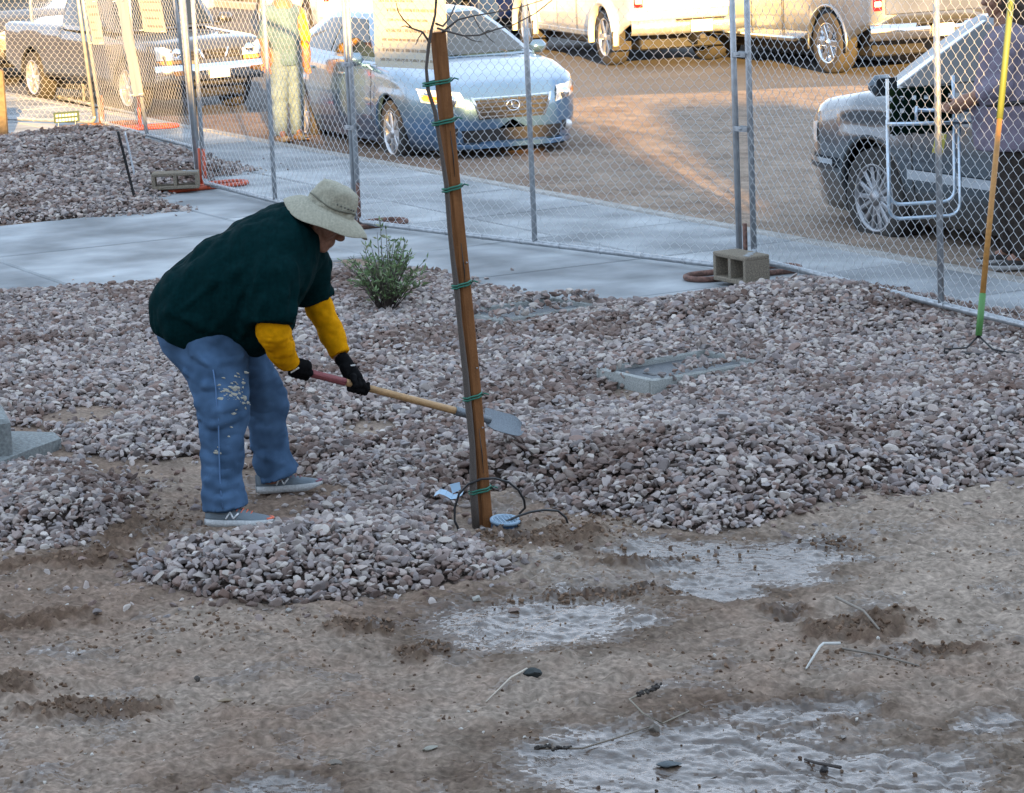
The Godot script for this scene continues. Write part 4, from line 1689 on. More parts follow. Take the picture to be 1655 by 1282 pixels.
func print_image(sd: int, w: int, h: int, lines: int) -> ImageTexture:
	# small print that cannot be read at this distance: broken grey rows on paper
	var r := RandomNumberGenerator.new()
	r.seed = sd
	var im := Image.create(w, h, false, Image.FORMAT_RGB8)
	im.fill(Color(0.90, 0.87, 0.79))
	for k in lines:
		var y := int(h * (k + 0.7) / (lines + 0.6))
		var th := maxi(2, int(h / float(lines) * r.randf_range(0.16, 0.34)))
		var x := int(w * r.randf_range(0.07, 0.2))
		var stop := w * r.randf_range(0.45, 0.94)
		while x < stop:
			var n := r.randi_range(3, int(w * 0.08) + 4)
			im.fill_rect(Rect2i(x, y, n, th), Color(0.66, 0.61, 0.53))
			x += n + r.randi_range(2, 6)
	return ImageTexture.create_from_image(im)


func sheet_mesh(w: float, h: float, sd: int, bow := 0.012) -> SurfaceTool:
	# a slightly buckled sheet with both faces, uv over the front
	var st := tool(true)
	var n := 10
	for face in [0, 1]:
		for i in n:
			for j in n:
				var q := []
				for c in [[i, j], [i + 1, j], [i + 1, j + 1], [i, j + 1]]:
					var u: float = c[0] / float(n)
					var v: float = c[1] / float(n)
					var z := bow * n_mid.get_noise_2d(u * 0.5 + sd, v * 0.5) + (0.0 if face == 0 else -0.003)
					q.append([Vector3((u - 0.5) * w, (v - 0.5) * h, z), Vector2(u, 1.0 - v)])
				var order := [0, 3, 2, 0, 2, 1] if face == 0 else [0, 1, 2, 0, 2, 3]
				for k in order:
					st.set_uv(q[k][1])
					st.add_vertex(q[k][0])
	return st


func notice(on: Node3D, x: float, y: float, w: float, h: float, tex, label: String, z := -0.012, tilt := 0.0):
	var m := mat(Color(0.86, 0.86, 0.86) if tex != null else lin(0.46, 0.44, 0.41), 0.75)
	if tex != null:
		m.albedo_texture = tex
	var t := thing("notice_sheet" if tex != null else "white_board", label, "notice" if tex != null else "board")
	t.transform = on.transform * Transform3D(Basis(Vector3.BACK, tilt), Vector3(x, y, z))
	part("sheet", sheet_mesh(w, h, int(x * 10)), m, t)
	for q in [[-1, -1], [1, -1], [-1, 1], [1, 1]]:
		var st := tool(true)
		tube(st, [Vector3(q[0] * (w * 0.5 - 0.02), q[1] * (h * 0.5 - 0.02), -0.006), Vector3(q[0] * (w * 0.5 - 0.02), q[1] * (h * 0.5 - 0.02), 0.045)], 0.004, 5)
		part("cable_tie", st, M.plate, t)


func build_yard_things():
	# --- wooden stake
	var base := Vector3(-0.137, -0.05, -12.58)
	var top := Vector3(-0.245, 2.181, -12.6)
	var st := tool()
	var ax := (top - base).normalized()
	var sx := Vector3.RIGHT.rotated(Vector3.UP, 0.55)
	sx = (sx - ax * sx.dot(ax)).normalized()
	var sz := sx.cross(ax)
	var rings := []
	for k in 15:
		var f := k / 14.0
		var c := base.lerp(top, f) + sx * 0.004 * sin(f * 5.0)
		var r := 0.0245 + 0.0035 * f
		var ring := []
		for q in [[-1, -0.75], [-0.75, -1], [0.75, -1], [1, -0.75], [1, 0.75], [0.75, 1], [-0.75, 1], [-1, 0.75]]:
			ring.append(c + sx * q[0] * r + sz * q[1] * r * 0.92)
		rings.append(ring)
	for k in 14:
		for j in 8:
			var j2 := (j + 1) % 8
			quad(st, rings[k][j], rings[k + 1][j], rings[k + 1][j2], rings[k][j2])
	for j in range(1, 7):
		tri(st, rings[14][0], rings[14][j + 1], rings[14][j])
	var stake := thing("tree_stake", "tall brown wooden stake beside the bare young tree", "stake")
	part("stake_post", st, M.wood, stake)
	# nail heads and splits
	for f in [0.34, 0.22, 0.55]:
		var s2 := tool()
		bbox(s2, base.lerp(top, f) - sx * -0.012 + sz * 0.029, Vector3(0.007, 0.007, 0.006), 0.002)
		part("nail_head", s2, M.galv, stake)
	for f in [0.5, 0.13, 0.72]:
		var s2 := tool(true)
		var c := base.lerp(top, f)
		tube(s2, [c + sz * 0.0288 - sx * 0.006, c + ax * 0.09 + sz * 0.0288 - sx * 0.004, c + ax * 0.2 + sz * 0.0288 - sx * 0.007], [0.001, 0.0025, 0.001], 5)
		part("drying_crack", s2, M.black, stake)
	# --- young tree
	var tree := thing("young_tree", "bare young tree tied to the brown stake with green ties", "tree")
	var trunk := [Vector3(-0.177, -0.03, -12.560), Vector3(-0.181, 0.170, -12.560), Vector3(-0.176, 0.365, -12.560), Vector3(-0.186, 0.560, -12.560), Vector3(-0.192, 0.699, -12.560), Vector3(-0.206, 0.920, -12.560), Vector3(-0.211, 1.057, -12.560), Vector3(-0.222, 1.194, -12.560), Vector3(-0.230, 1.331, -12.560), Vector3(-0.234, 1.520, -12.560), Vector3(-0.252, 1.696, -12.560), Vector3(-0.269, 1.844, -12.560), Vector3(-0.296, 1.939, -12.560), Vector3(-0.302, 2.032, -12.560), Vector3(-0.290, 2.124, -12.560), Vector3(-0.276, 2.190, -12.560), Vector3(-0.256, 2.255, -12.560), Vector3(-0.248, 2.321, -12.560), Vector3(-0.235, 2.425, -12.560), Vector3(-0.238, 2.635, -12.560), Vector3(-0.200, 2.919, -12.560)]
	var rad := []
	for k in trunk.size():
		rad.append(lerpf(0.0175, 0.0035, pow(k / 20.0, 0.8)) * (1.0 + 0.12 * sin(k * 2.3)))
	var s3 := tool(true)
	for k in trunk.size():
		trunk[k] += Vector3(-0.008, 0, 0.012) * (1.0 - smoothstep(1.8, 2.2, trunk[k].y))
	tube(s3, trunk, rad, 9)
	part("trunk", s3, M.bark, tree)
	var br := [
		[Vector3(-0.23, 2.180, -12.580), Vector3(-0.160, 2.230, -12.600), Vector3(-0.093, 2.242, -12.620), Vector3(0.001, 2.252, -12.640), Vector3(0.109, 2.267, -12.660), Vector3(0.245, 2.303, -12.680)],
		[Vector3(-0.25, 2.2, -12.560), Vector3(-0.209, 2.187, -12.54), Vector3(-0.136, 2.164, -12.540), Vector3(-0.069, 2.165, -12.520), Vector3(-0.002, 2.187, -12.500), Vector3(0.078, 2.205, -12.480), Vector3(0.172, 2.250, -12.460), Vector3(0.240, 2.300, -12.440), Vector3(0.321, 2.381, -12.420)],
		[Vector3(-0.255, 2.22, -12.57), Vector3(-0.226, 2.205, -12.600), Vector3(-0.197, 2.235, -12.630), Vector3(-0.171, 2.285, -12.660), Vector3(-0.141, 2.362, -12.690), Vector3(-0.122, 2.493, -12.720)],
		[Vector3(-0.286, 2.14, -12.57), Vector3(-0.313, 2.187, -12.550), Vector3(-0.356, 2.207, -12.520), Vector3(-0.390, 2.247, -12.490), Vector3(-0.409, 2.281, -12.460), Vector3(-0.416, 2.322, -12.430)],
		[Vector3(-0.356, 2.206, -12.520), Vector3(-0.384, 2.221, -12.480), Vector3(-0.402, 2.218, -12.460)],
		[Vector3(-0.313, 2.186, -12.550), Vector3(-0.332, 2.163, -12.520), Vector3(-0.343, 2.139, -12.490)],
		[Vector3(-0.093, 2.242, -12.620), Vector3(-0.068, 2.193, -12.580), Vector3(-0.030, 2.148, -12.550), Vector3(-0.005, 2.128, -12.520)],
		[Vector3(-0.069, 2.165, -12.520), Vector3(-0.029, 2.185, -12.510), Vector3(-0.005, 2.175, -12.49)],
		[Vector3(-0.136, 2.164, -12.540), Vector3(-0.100, 2.145, -12.50), Vector3(-0.06, 2.138, -12.48)],
		[Vector3(-0.248, 2.321, -12.560), Vector3(-0.31, 2.42, -12.54), Vector3(-0.36, 2.56, -12.5)],
		[Vector3(-0.235, 2.425, -12.560), Vector3(-0.17, 2.53, -12.58), Vector3(-0.12, 2.68, -12.6)]]
	for k in br.size():
		var s4 := tool(true)
		var rr := []
		for q in br[k].size():
			rr.append(lerpf(0.0052 if k < 4 else 0.0032, 0.0016, q / float(br[k].size() - 1)))
		tube(s4, br[k], rr, 6)
		part("branch", s4, M.bark, tree)
	# --- green ties round stake and trunk
	var green := mat(lin(0.012, 0.13, 0.085), 0.5)
	for y in [0.155, 0.575, 1.075, 1.50, 1.79, 1.96]:
		var c := base.lerp(top, (y + 0.05) / 2.231)
		var tr := trunk_at(trunk, y)
		var s4 := tool(true)
		var dx := tr.x - c.x
		var ring := [c + Vector3(0.036, 0.012, 0.012), c + Vector3(0.02, 0.006, 0.04), c + Vector3(dx * 0.5, 0.0, 0.042), Vector3(tr.x, c.y - 0.004, tr.z + 0.02), Vector3(tr.x - 0.02, c.y - 0.004, tr.z), Vector3(tr.x, c.y - 0.002, tr.z - 0.022), c + Vector3(-0.01, 0.004, -0.04), c + Vector3(0.03, 0.01, -0.03)]
		var ring2 := []
		for p in ring:
			ring2.append(p + Vector3(0, 0.011, 0))
		tube(s4, ring, 0.0045, 5, true)
		tube(s4, ring2, 0.0045, 5, true)
		tube(s4, [ring[0], ring[0] + Vector3(0.012, 0.012, 0.02), ring[0] + Vector3(0.03, 0.006, 0.025)], 0.0035, 5)
		part("green_tie", s4, green, tree)
	# --- drip tube, a loop standing on the soil
	var dt := thing("drip_tube", "black drip tube looped round the foot of the stake", "tube")
	var s5 := tool(true)
	tube(s5, [Vector3(-0.25, -0.03, -12.50), Vector3(-0.278, 0.039, -12.52), Vector3(-0.275, 0.096, -12.53), Vector3(-0.253, 0.156, -12.53), Vector3(-0.210, 0.199, -12.53), Vector3(-0.151, 0.219, -12.53), Vector3(-0.091, 0.219, -12.53), Vector3(-0.032, 0.197, -12.54), Vector3(0.010, 0.155, -12.56), Vector3(0.033, 0.104, -12.58), Vector3(0.036, 0.059, -12.62), Vector3(0.01, 0.02, -12.68)], 0.0055, 7)
	part("loop", s5, M.black, dt)
	var s6 := tool(true)
	tube(s6, [Vector3(-0.150, -0.02, -12.44), Vector3(-0.09, 0.022, -12.46), Vector3(0.0, 0.05, -12.50), Vector3(0.06, 0.062, -12.52), Vector3(0.12, 0.066, -12.53), Vector3(0.18, 0.055, -12.55), Vector3(0.215, 0.02, -12.56), Vector3(0.225, -0.02, -12.56)], 0.0055, 7)
	part("loose_end", s6, M.black, dt)
	# --- drain cap with a lattice
	var cap := thing("drain_cap", "round pale blue lattice cap at the foot of the stake", "cap", Vector3(-0.055, 0.028, -12.50))
	cap.rotation = Vector3(0.12, 0.3, -0.05)
	cap.scale = Vector3.ONE * 0.86
	var capm := mat(lin(0.20, 0.29, 0.38), 0.45)
	var s7 := tool(true)
	lathe(s7, [Vector2(0.066, 0.0), Vector2(0.078, 0.0), Vector2(0.08, 0.012), Vector2(0.074, 0.018), Vector2(0.062, 0.014), Vector2(0.062, 0.004)], 28)
	part("rim_ring", s7, capm, cap)
	var s8 := tool()
	for k in 6:
		var x := -0.05 + k * 0.02
		var L := 2.0 * sqrt(0.064 * 0.064 - x * x)
		bbox(s8, Vector3(x, 0.011, 0), Vector3(0.006, 0.007, L), 0.0015)
		bbox(s8, Vector3(0, 0.0105, x), Vector3(L, 0.007, 0.006), 0.0015)
	part("lattice", s8, capm, cap)
	var s9 := tool(true)
	lathe(s9, [Vector2(0.072, 0.0), Vector2(0.072, -0.04)], 24)
	lathe(s9, [Vector2(0.066, -0.012), Vector2(0.0, -0.012)], 24)
	part("sleeve", s9, mat(lin(0.02, 0.05, 0.10), 0.5), cap)
	# --- scrap of pale blue tape
	var tg := tool(true)
	for k in 5:
		var f := k / 5.0
		var g := (k + 1) / 5.0
		var y0 := 0.075 + 0.014 * sin(f * 7.0)
		var y1 := 0.075 + 0.014 * sin(g * 7.0)
		quad(tg, Vector3(-0.375 + f * 0.13, y0, -12.86 + f * 0.03), Vector3(-0.375 + g * 0.13, y1, -12.86 + g * 0.03), Vector3(-0.365 + g * 0.13, y1 + 0.012, -12.91 + g * 0.02), Vector3(-0.365 + f * 0.13, y0 + 0.01, -12.91 + f * 0.02))
	quad(tg, Vector3(-0.29, 0.08, -12.88), Vector3(-0.25, 0.10, -12.87), Vector3(-0.255, 0.13, -12.89), Vector3(-0.30, 0.12, -12.9))
	single("tape_scrap", tg, mat(lin(0.27, 0.40, 0.52), 0.5), "crumpled scrap of pale blue tape on the gravel left of the stake", "scrap")
	# --- valve boxes
	for k in 2:
		var l: Array = LIDS[k]
		var y := 0.06 if k == 0 else 0.058
		var vb := thing("valve_box", ["green-grey valve box with its rim standing clear of the gravel", "valve box lid lying flush in the gravel near the walk"][k], "valve box", Vector3(l[0], y, l[1]), l[4], "buried valve boxes")
		vb.rotation.x = 0.03
		vb.rotation.z = -0.02
		var rimm := textured(mat(lin(0.47, 0.49, 0.47), 0.6), M.t_spot, M.b_fine, 4.0, 0.3)
		var lidm := textured(mat(lin(0.15, 0.165, 0.18), 0.5), M.t_spot, M.b_fine, 5.0, 0.9)
		var s := tool()
		for q in [-1, 1]:
			bbox(s, Vector3(0, -0.06, q * (l[3] - 0.014)), Vector3(l[2] * 2, 0.14, 0.028), 0.008)
			bbox(s, Vector3(q * (l[2] - 0.012), -0.06, 0), Vector3(0.024, 0.14, l[3] * 2 - 0.05), 0.008)
		part("box_rim", s, rimm, vb)
		var s1 := tool()
		bbox(s1, Vector3(0, -0.03, 0), Vector3(l[2] * 2 - 0.056, 0.02, l[3] * 2 - 0.056), 0.004)
		var lid := part("lid", s1, lidm, vb)
		# lifting slots
		for a in 2:
			var s10 := tool()
			bbox(s10, Vector3(-0.22 + a * 0.44, -0.019, 0), Vector3(0.03, 0.003, 0.09), 0.001)
			part("lift_slot", s10, M.black, lid)
	# --- concrete footing at the left edge
	var ft := thing("concrete_footing", "pale concrete pier and broken slab at the left edge", "footing")
	var s11 := tool()
	bbox(s11, Vector3(-2.83, 0.06, -14.55), Vector3(0.5, 0.34, 0.5), 0.02, Basis(Vector3.UP, 0.25))
	part("pier", s11, M.pier, ft)
	var s12 := tool()
	slab(s12, PackedVector2Array([Vector2(-3.2, -14.2), Vector2(-2.62, -14.12), Vector2(-2.56, -14.25), Vector2(-2.48, -14.45), Vector2(-2.34, -14.75), Vector2(-2.40, -14.92), Vector2(-2.6, -15.0), Vector2(-3.2, -15.0)]), -0.05, 0.045, 0.015)
	part("slab", s12, M.pier, ft)
	# --- shrub
	shrub(Vector3(-0.79, 0.02, -18.6), 0.58, 85, 21, "green leafy shrub growing through the gravel beside the walk", "leafy_shrub")
	# --- rake leaning on the fence
	var rk := thing("garden_rake", "bow rake leaning on the fence with green and orange handle", "rake")
	var rb := Vector3(2.62, 0.145, -16.0)
	var rt := Vector3(2.93, 2.032, -16.56)
	var hm := [[0.0, 0.12, mat(lin(0.07, 0.2, 0.05), 0.5), "ferrule_grip"], [0.12, 0.62, M.rake_wood, "handle"], [0.62, 1.08, mat(lin(0.115, 0.145, 0.035), 0.5), "top_grip"]]
	for h in hm:
		var s13 := tool(true)
		tube(s13, [rb.lerp(rt, h[0]), rb.lerp(rt, h[1])], 0.0165 if h[3] == "handle" else 0.019, 10)
		part(h[3], s13, h[2], rk)
	var L := Vector3(2.415, 0.075, -15.92)
	var Rr := Vector3(2.80, 0.06, -15.75)
	for e in [L, Rr]:
		var s14 := tool(true)
		tube(s14, [rb, rb.lerp(e, 0.35) + Vector3(0, -0.035, 0), rb.lerp(e, 0.8) + Vector3(0, 0.0, 0), e + Vector3(0, 0.02, 0), e], 0.0055, 6)
		part("bow", s14, M.black, rk)
	var s15 := tool(true)
	tube(s15, [L, Rr], 0.008, 6)
	var bar := part("head_bar", s15, M.black, rk)
	for k in 14:
		var s16 := tool(true)
		var p := L.lerp(Rr, k / 13.0)
		tube(s16, [p, p + Vector3(0.004, -0.03, 0.012), p + Vector3(0.006, -0.055, 0.01)], [0.004, 0.0035, 0.002], 5)
		part("tine", s16, M.black, bar)
	# --- thin black marker with a grey plate seen edge-on
	var mk := thing("marker_stake", "leaning black stake with a grey plate beside the grey block", "marker")
	var s17 := tool()
	var ma := Vector3(-3.235, -0.03, -25.54)
	var mb := Vector3(-3.34, 0.63, -25.45)
	tube(s17, [ma, mb], 0.013, 6)
	part("stake_bar", s17, M.black, mk)
	var s18 := tool()
	bbox(s18, ma.lerp(mb, 0.68) + Vector3(0.04, 0.0, -0.1), Vector3(0.012, 0.36, 0.3), 0.003, Basis(Vector3.UP, 0.12) * Basis(Vector3.BACK, 0.15))
	part("plate", s18, mat(lin(0.35, 0.38, 0.42), 0.6), mk)
	# --- low dark sign with pale lettering, too small to read
	var sg := thing("yard_sign", "small dark sign with pale lettering behind the gravel mound", "sign", Vector3(-4.9, 0.12, -33.0), 0.45)
	var s19 := tool()
	bbox(s19, Vector3.ZERO, Vector3(0.30, 0.12, 0.012), 0.003)
	part("board", s19, mat(lin(0.02, 0.045, 0.035), 0.6), sg)
	for row in 2:
		var s20 := tool()
		for k in 7:
			bbox(s20, Vector3(-0.115 + k * 0.037, 0.022 - row * 0.052, 0.008), Vector3(0.025, 0.026 if row == 0 else 0.03, 0.004), 0.001)
		part("lettering", s20, M.plate, sg)
	for q in [-1, 1]:
		var s21 := tool(true)
		tube(s21, [Vector3(q * 0.1, -0.2, 0), Vector3(q * 0.1, 0.05, -0.008)], 0.005, 5)
		part("wire_leg", s21, M.galv, sg)
	# --- tan utility cabinet at the far left edge
	var ub := thing("utility_cabinet", "tan metal utility cabinet cut by the left edge", "cabinet", Vector3(-5.62, 0, -31.6), 0.35)
	var s22 := tool()
	bbox(s22, Vector3(0, 0.42, 0), Vector3(0.5, 0.75, 0.45), 0.02)
	part("housing", s22, textured(mat(lin(0.15, 0.115, 0.075), 0.6), M.t_soft, null, 2.0), ub)
	var s23 := tool()
	bbox(s23, Vector3(0, 0.03, 0), Vector3(0.6, 0.14, 0.55), 0.02)
	part("plinth", s23, M.concrete, ub)
	# --- sheets hung on the fence
	var p2: Node3D = get_node("chain_link_fence_001")
	notice(p2, 0.80, 1.62, 0.92, 0.66, print_image(5, 384, 280, 8), "cream notice with faint print on the panel before the sedan", -0.012, 0.0)
	var p0: Node3D = get_node("chain_link_fence_004")
	notice(p0, 1.85, 1.0, 0.42, 1.05, null, "tall blank white board hung on the panel behind the mound", 0.035, 0.09)
	notice(p0, 2.75, 1.5, 0.85, 0.62, print_image(8, 320, 260, 7), "pale notice with rows of print next to the tall blank board", -0.012, 0.03)
	notice(p0, 0.35, 1.2, 0.5, 0.5, print_image(9, 200, 200, 5), "small pale notice by the doubled posts at the left", -0.012, 0.05)


func trunk_at(trunk: Array, y: float) -> Vector3:
	for k in trunk.size() - 1:
		if trunk[k + 1].y >= y:
			return trunk[k].lerp(trunk[k + 1], (y - trunk[k].y) / (trunk[k + 1].y - trunk[k].y))
	return trunk[-1]


func shrub(at: Vector3, height: float, stems: int, sd: int, label: String, called: String, leafy := 16, leaf := 0.045):
	var r := RandomNumberGenerator.new()
	r.seed = sd
	var t := thing(called, label, "shrub", at)
	var ws := tool(true)
	var V := PackedVector3Array()
	var N := PackedVector3Array()
	var C := PackedColorArray()
	for k in stems:
		var a := r.randf() * TAU
		var out := pow(r.randf(), 0.7) * height * 0.52
		var top := Vector3(cos(a) * out, height * (0.30 + 0.75 * r.randf() * (1.0 - 0.55 * out / (height * 0.52))), sin(a) * out)
		var foot := Vector3(cos(a), 0, sin(a)) * 0.05 * r.randf()
		var mid := foot.lerp(top, 0.55) + Vector3(0, height * 0.08, 0)
		tube(ws, [foot, mid, top], [0.004, 0.003, 0.0012], 4)
		for q in leafy:
			var f := r.randf_range(0.25, 1.0)
			var p := foot.lerp(mid, f / 0.55) if f < 0.55 else mid.lerp(top, (f - 0.55) / 0.45)
			var d := (Vector3(r.randfn(), r.randfn() * 0.6 + 0.5, r.randfn()) + (top - foot).normalized() * 0.6).normalized()
			var sd2 := d.cross(Vector3(r.randfn(), r.randfn(), r.randfn())).normalized()
			var ln := leaf * r.randf_range(0.6, 1.25)
			var wd := ln * 0.15
			var up := sd2.cross(d)
			var tipp := p + d * ln - up * ln * 0.12
			var ml := p + d * ln * 0.5 + sd2 * wd
			var mr := p + d * ln * 0.5 - sd2 * wd
			var tone := r.randf_range(0.7, 1.25)
			var col := Color(0.13 * tone, 0.20 * tone, 0.085 * tone)
			if r.randf() < 0.15:
				col = Color(0.24 * tone, 0.26 * tone, 0.15 * tone)
			for v in [p, ml, tipp, p, tipp, mr]:
				V.append(v)
				N.append(Vector3.UP)
				C.append(col)
	part("stems", ws, M.bark, t)
	var arr := []
	arr.resize(Mesh.ARRAY_MAX)
	arr[Mesh.ARRAY_VERTEX] = V
	for q in range(0, V.size(), 3):
		var fn := (V[q + 2] - V[q]).cross(V[q + 1] - V[q]).normalized()
		for w in 3:
			N[q + w] = fn
	arr[Mesh.ARRAY_NORMAL] = N
	arr[Mesh.ARRAY_COLOR] = C
	var am := ArrayMesh.new()
	am.add_surface_from_arrays(Mesh.PRIMITIVE_TRIANGLES, arr)
	var o := part("foliage", am, M.leaf, t)
	o.set_meta("kind", "stuff")


func build_background():
	# verge beyond the far kerb with dry grass and bushes
	var v := structure("verge")
	var st := tool()
	quad(st, uvw(-200, 22.2, -0.01), uvw(100, 22.2, -0.01), uvw(100, 160, -0.01), uvw(-200, 160, -0.01))
	part("dry_soil", st, textured(mat(lin(0.34, 0.25, 0.15), 0.95), M.t_soft, M.b_soft, 0.25, 0.6, true), v)
	var k := 0
	for q in [[-5.2, -60.0, 1.0, "dry yellow-green bush beyond the road left of the standing person"], [-4.0, -61.5, 1.3, "taller yellow-green bush beyond the road left of the standing person"], [-6.4, -62.0, 1.4, "wide green bush beyond the road above the grey pickup"], [-9.0, -66.0, 1.5, "green bush beyond the white hatchback"], [-10.8, -67.0, 1.6, "dark bush at the far left beyond the road"], [-2.6, -60.5, 0.9, "low bush beyond the road behind the standing person"]]:
		shrub(Vector3(q[0], 0.0, q[1]), q[2], 110, 60 + k, q[3], "desert_bush", 26, 0.12)
		k += 1
	# low block wall behind the bushes
	var w := thing("block_wall", "low tan wall far beyond the road", "wall", Vector3(-4, 0, -75), 0.1)
	var s2 := tool()
	bbox(s2, Vector3(0, 0.9, 0), Vector3(70, 1.8, 0.2), 0.01)
	part("wall_face", s2, M.stucco, w)


# ------------------------------------------------------------------ people
# prims: [a, b, ra, rb, end] - a tapered capsule; end 1 cuts it flat at b
func net(prims: Array, cell: float, k: float, planes := [], amp := 0.0, freq := 8.0, stretch := Vector3.ONE) -> ArrayMesh:
	var lo := Vector3.INF
	var hi := -Vector3.INF
	for p in prims:
		var m: float = maxf(p[2], p[3])
		for e in [p[0], p[1]]:
			lo = lo.min(e - Vector3.ONE * m)
			hi = hi.max(e + Vector3.ONE * m)
	lo -= Vector3.ONE * cell * 3.0
	hi += Vector3.ONE * cell * 3.0
	var nx := int((hi.x - lo.x) / cell) + 2
	var ny := int((hi.y - lo.y) / cell) + 2
	var nz := int((hi.z - lo.z) / cell) + 2
	var D := PackedFloat32Array()
	D.resize(nx * ny * nz)
	D.fill(1.0)
	var sy := nx
	var sz := nx * ny
	for p in prims:
		var a: Vector3 = p[0]
		var b: Vector3 = p[1]
		var ra: float = p[2]
		var rb: float = p[3]
		var cut: bool = p.size() > 4 and p[4] > 0
		var ab := b - a
		var l2 := maxf(ab.length_squared(), 1e-9)
		var dir := ab / sqrt(l2)
		var m := maxf(ra, rb) + k + cell * 2.0
		var p0 := (a.min(b) - Vector3.ONE * m - lo) / cell
		var p1 := (a.max(b) + Vector3.ONE * m - lo) / cell
		for z in range(maxi(0, int(p0.z)), mini(nz, int(p1.z) + 1)):
			for y in range(maxi(0, int(p0.y)), mini(ny, int(p1.y) + 1)):
				var o := z * sz + y * sy
				var q := Vector3(lo.x, lo.y + y * cell, lo.z + z * cell)
				for x in range(maxi(0, int(p0.x)), mini(nx, int(p1.x) + 1)):
					q.x = lo.x + x * cell
					var ap := q - a
					var t := clampf(ap.dot(ab) / l2, 0.0, 1.0)
					var d := (ap - ab * t).length() - ra - (rb - ra) * t
					if cut:
						d = maxf(d, (q - b).dot(dir))
					var w := D[o + x]
					if w < 1.0:
						var h := k - absf(w - d)
						if h > 0.0:
							d = minf(w, d) - h * h * 0.25 / k
						elif w < d:
							d = w
					D[o + x] = d
	for z in nz:
		for y in ny:
			for x in nx:
				var o := z * sz + y * sy + x
				var d := D[o]
				if d > 0.05 or d < -0.05:
					if planes.is_empty() or d > 0.05:
						continue
				var q := Vector3(lo.x + x * cell, lo.y + y * cell, lo.z + z * cell)
				if amp > 0.0:
					var s := q * stretch * freq
					d += amp * (0.45 * n_one.get_noise_3dv(s) + 0.75 * n_fold.get_noise_3dv(s * 0.8))
				for pl in planes:
					d = maxf(d, (q - pl[0]).dot(pl[1]))
				D[o] = d
	return nets_from(D, nx, ny, nz, lo, cell)


func nets_from(D: PackedFloat32Array, nx: int, ny: int, nz: int, lo: Vector3, cell: float) -> ArrayMesh:
	var sy := nx
	var sz := nx * ny
	var V := PackedVector3Array()
	var N := PackedVector3Array()
	var I := PackedInt32Array()
	var id := PackedInt32Array()
	id.resize(nx * ny * nz)
	id.fill(-1)
	var offs := [0, 1, sy, sy + 1, sz, sz + 1, sz + sy, sz + sy + 1]
	var edges := [[0, 1], [2, 3], [4, 5], [6, 7], [0, 2], [1, 3], [4, 6], [5, 7], [0, 4], [1, 5], [2, 6], [3, 7]]
	var cor := [Vector3(0, 0, 0), Vector3(1, 0, 0), Vector3(0, 1, 0), Vector3(1, 1, 0), Vector3(0, 0, 1), Vector3(1, 0, 1), Vector3(0, 1, 1), Vector3(1, 1, 1)]
	for z in nz - 1:
		for y in ny - 1:
			for x in nx - 1:
				var o := z * sz + y * sy + x
				var d0 := D[o]
				if d0 > 0.06 or d0 < -0.06:
					continue
				var mask := 0
				for c in 8:
					if D[o + offs[c]] < 0.0:
						mask |= 1 << c
				if mask == 0 or mask == 255:
					continue
				var s := Vector3.ZERO
				var n := 0
				for e in edges:
					var a := D[o + offs[e[0]]]
					var b := D[o + offs[e[1]]]
					if (a < 0.0) != (b < 0.0):
						s += cor[e[0]].lerp(cor[e[1]], a / (a - b))
						n += 1
				s /= n
				id[o] = V.size()
				V.append(lo + (Vector3(x, y, z) + s) * cell)
				var gx := (D[o + 1] + D[o + sy + 1] + D[o + sz + 1] + D[o + sy + sz + 1]) - (D[o] + D[o + sy] + D[o + sz] + D[o + sy + sz])
				var gy := (D[o + sy] + D[o + sy + 1] + D[o + sy + sz] + D[o + sy + sz + 1]) - (D[o] + D[o + 1] + D[o + sz] + D[o + sz + 1])
				var gz := (D[o + sz] + D[o + sz + 1] + D[o + sy + sz] + D[o + sy + sz + 1]) - (D[o] + D[o + 1] + D[o + sy] + D[o + sy + 1])
				N.append(Vector3(gx, gy, gz).normalized())
	for z in range(1, nz - 1):
		for y in range(1, ny - 1):
			for x in range(1, nx - 1):
				var o := z * sz + y * sy + x
				if id[o] < 0:
					continue
				var ins := D[o] < 0.0
				for ax in 3:
					var st: int = [1, sy, sz][ax]
					if (D[o + st] < 0.0) == ins:
						continue
					var u: int = [sy, sz, 1][ax]
					var v: int = [sz, 1, sy][ax]
					var a := id[o]
					var b := id[o - u]
					var c := id[o - u - v]
					var d := id[o - v]
					if b < 0 or c < 0 or d < 0:
						continue
					if ins:
						I.append_array(PackedInt32Array([a, c, b, a, d, c]))
					else:
						I.append_array(PackedInt32Array([a, b, c, a, c, d]))
	var arr := []
	arr.resize(Mesh.ARRAY_MAX)
	arr[Mesh.ARRAY_VERTEX] = V
	arr[Mesh.ARRAY_NORMAL] = N
	arr[Mesh.ARRAY_INDEX] = I
	var am := ArrayMesh.new()
	am.add_surface_from_arrays(Mesh.PRIMITIVE_TRIANGLES, arr)
	return am


func joined(meshes: Array) -> ArrayMesh:
	var st := SurfaceTool.new()
	for m in meshes:
		st.append_from(m, 0, Transform3D.IDENTITY)
	return st.commit()


func chain(pts: Array, rs: Array, cut := false) -> Array:
	var out := []
	for k in pts.size() - 1:
		out.append([pts[k], pts[k + 1], rs[k], rs[k + 1], 1 if cut and k == pts.size() - 2 else 0])
	return out


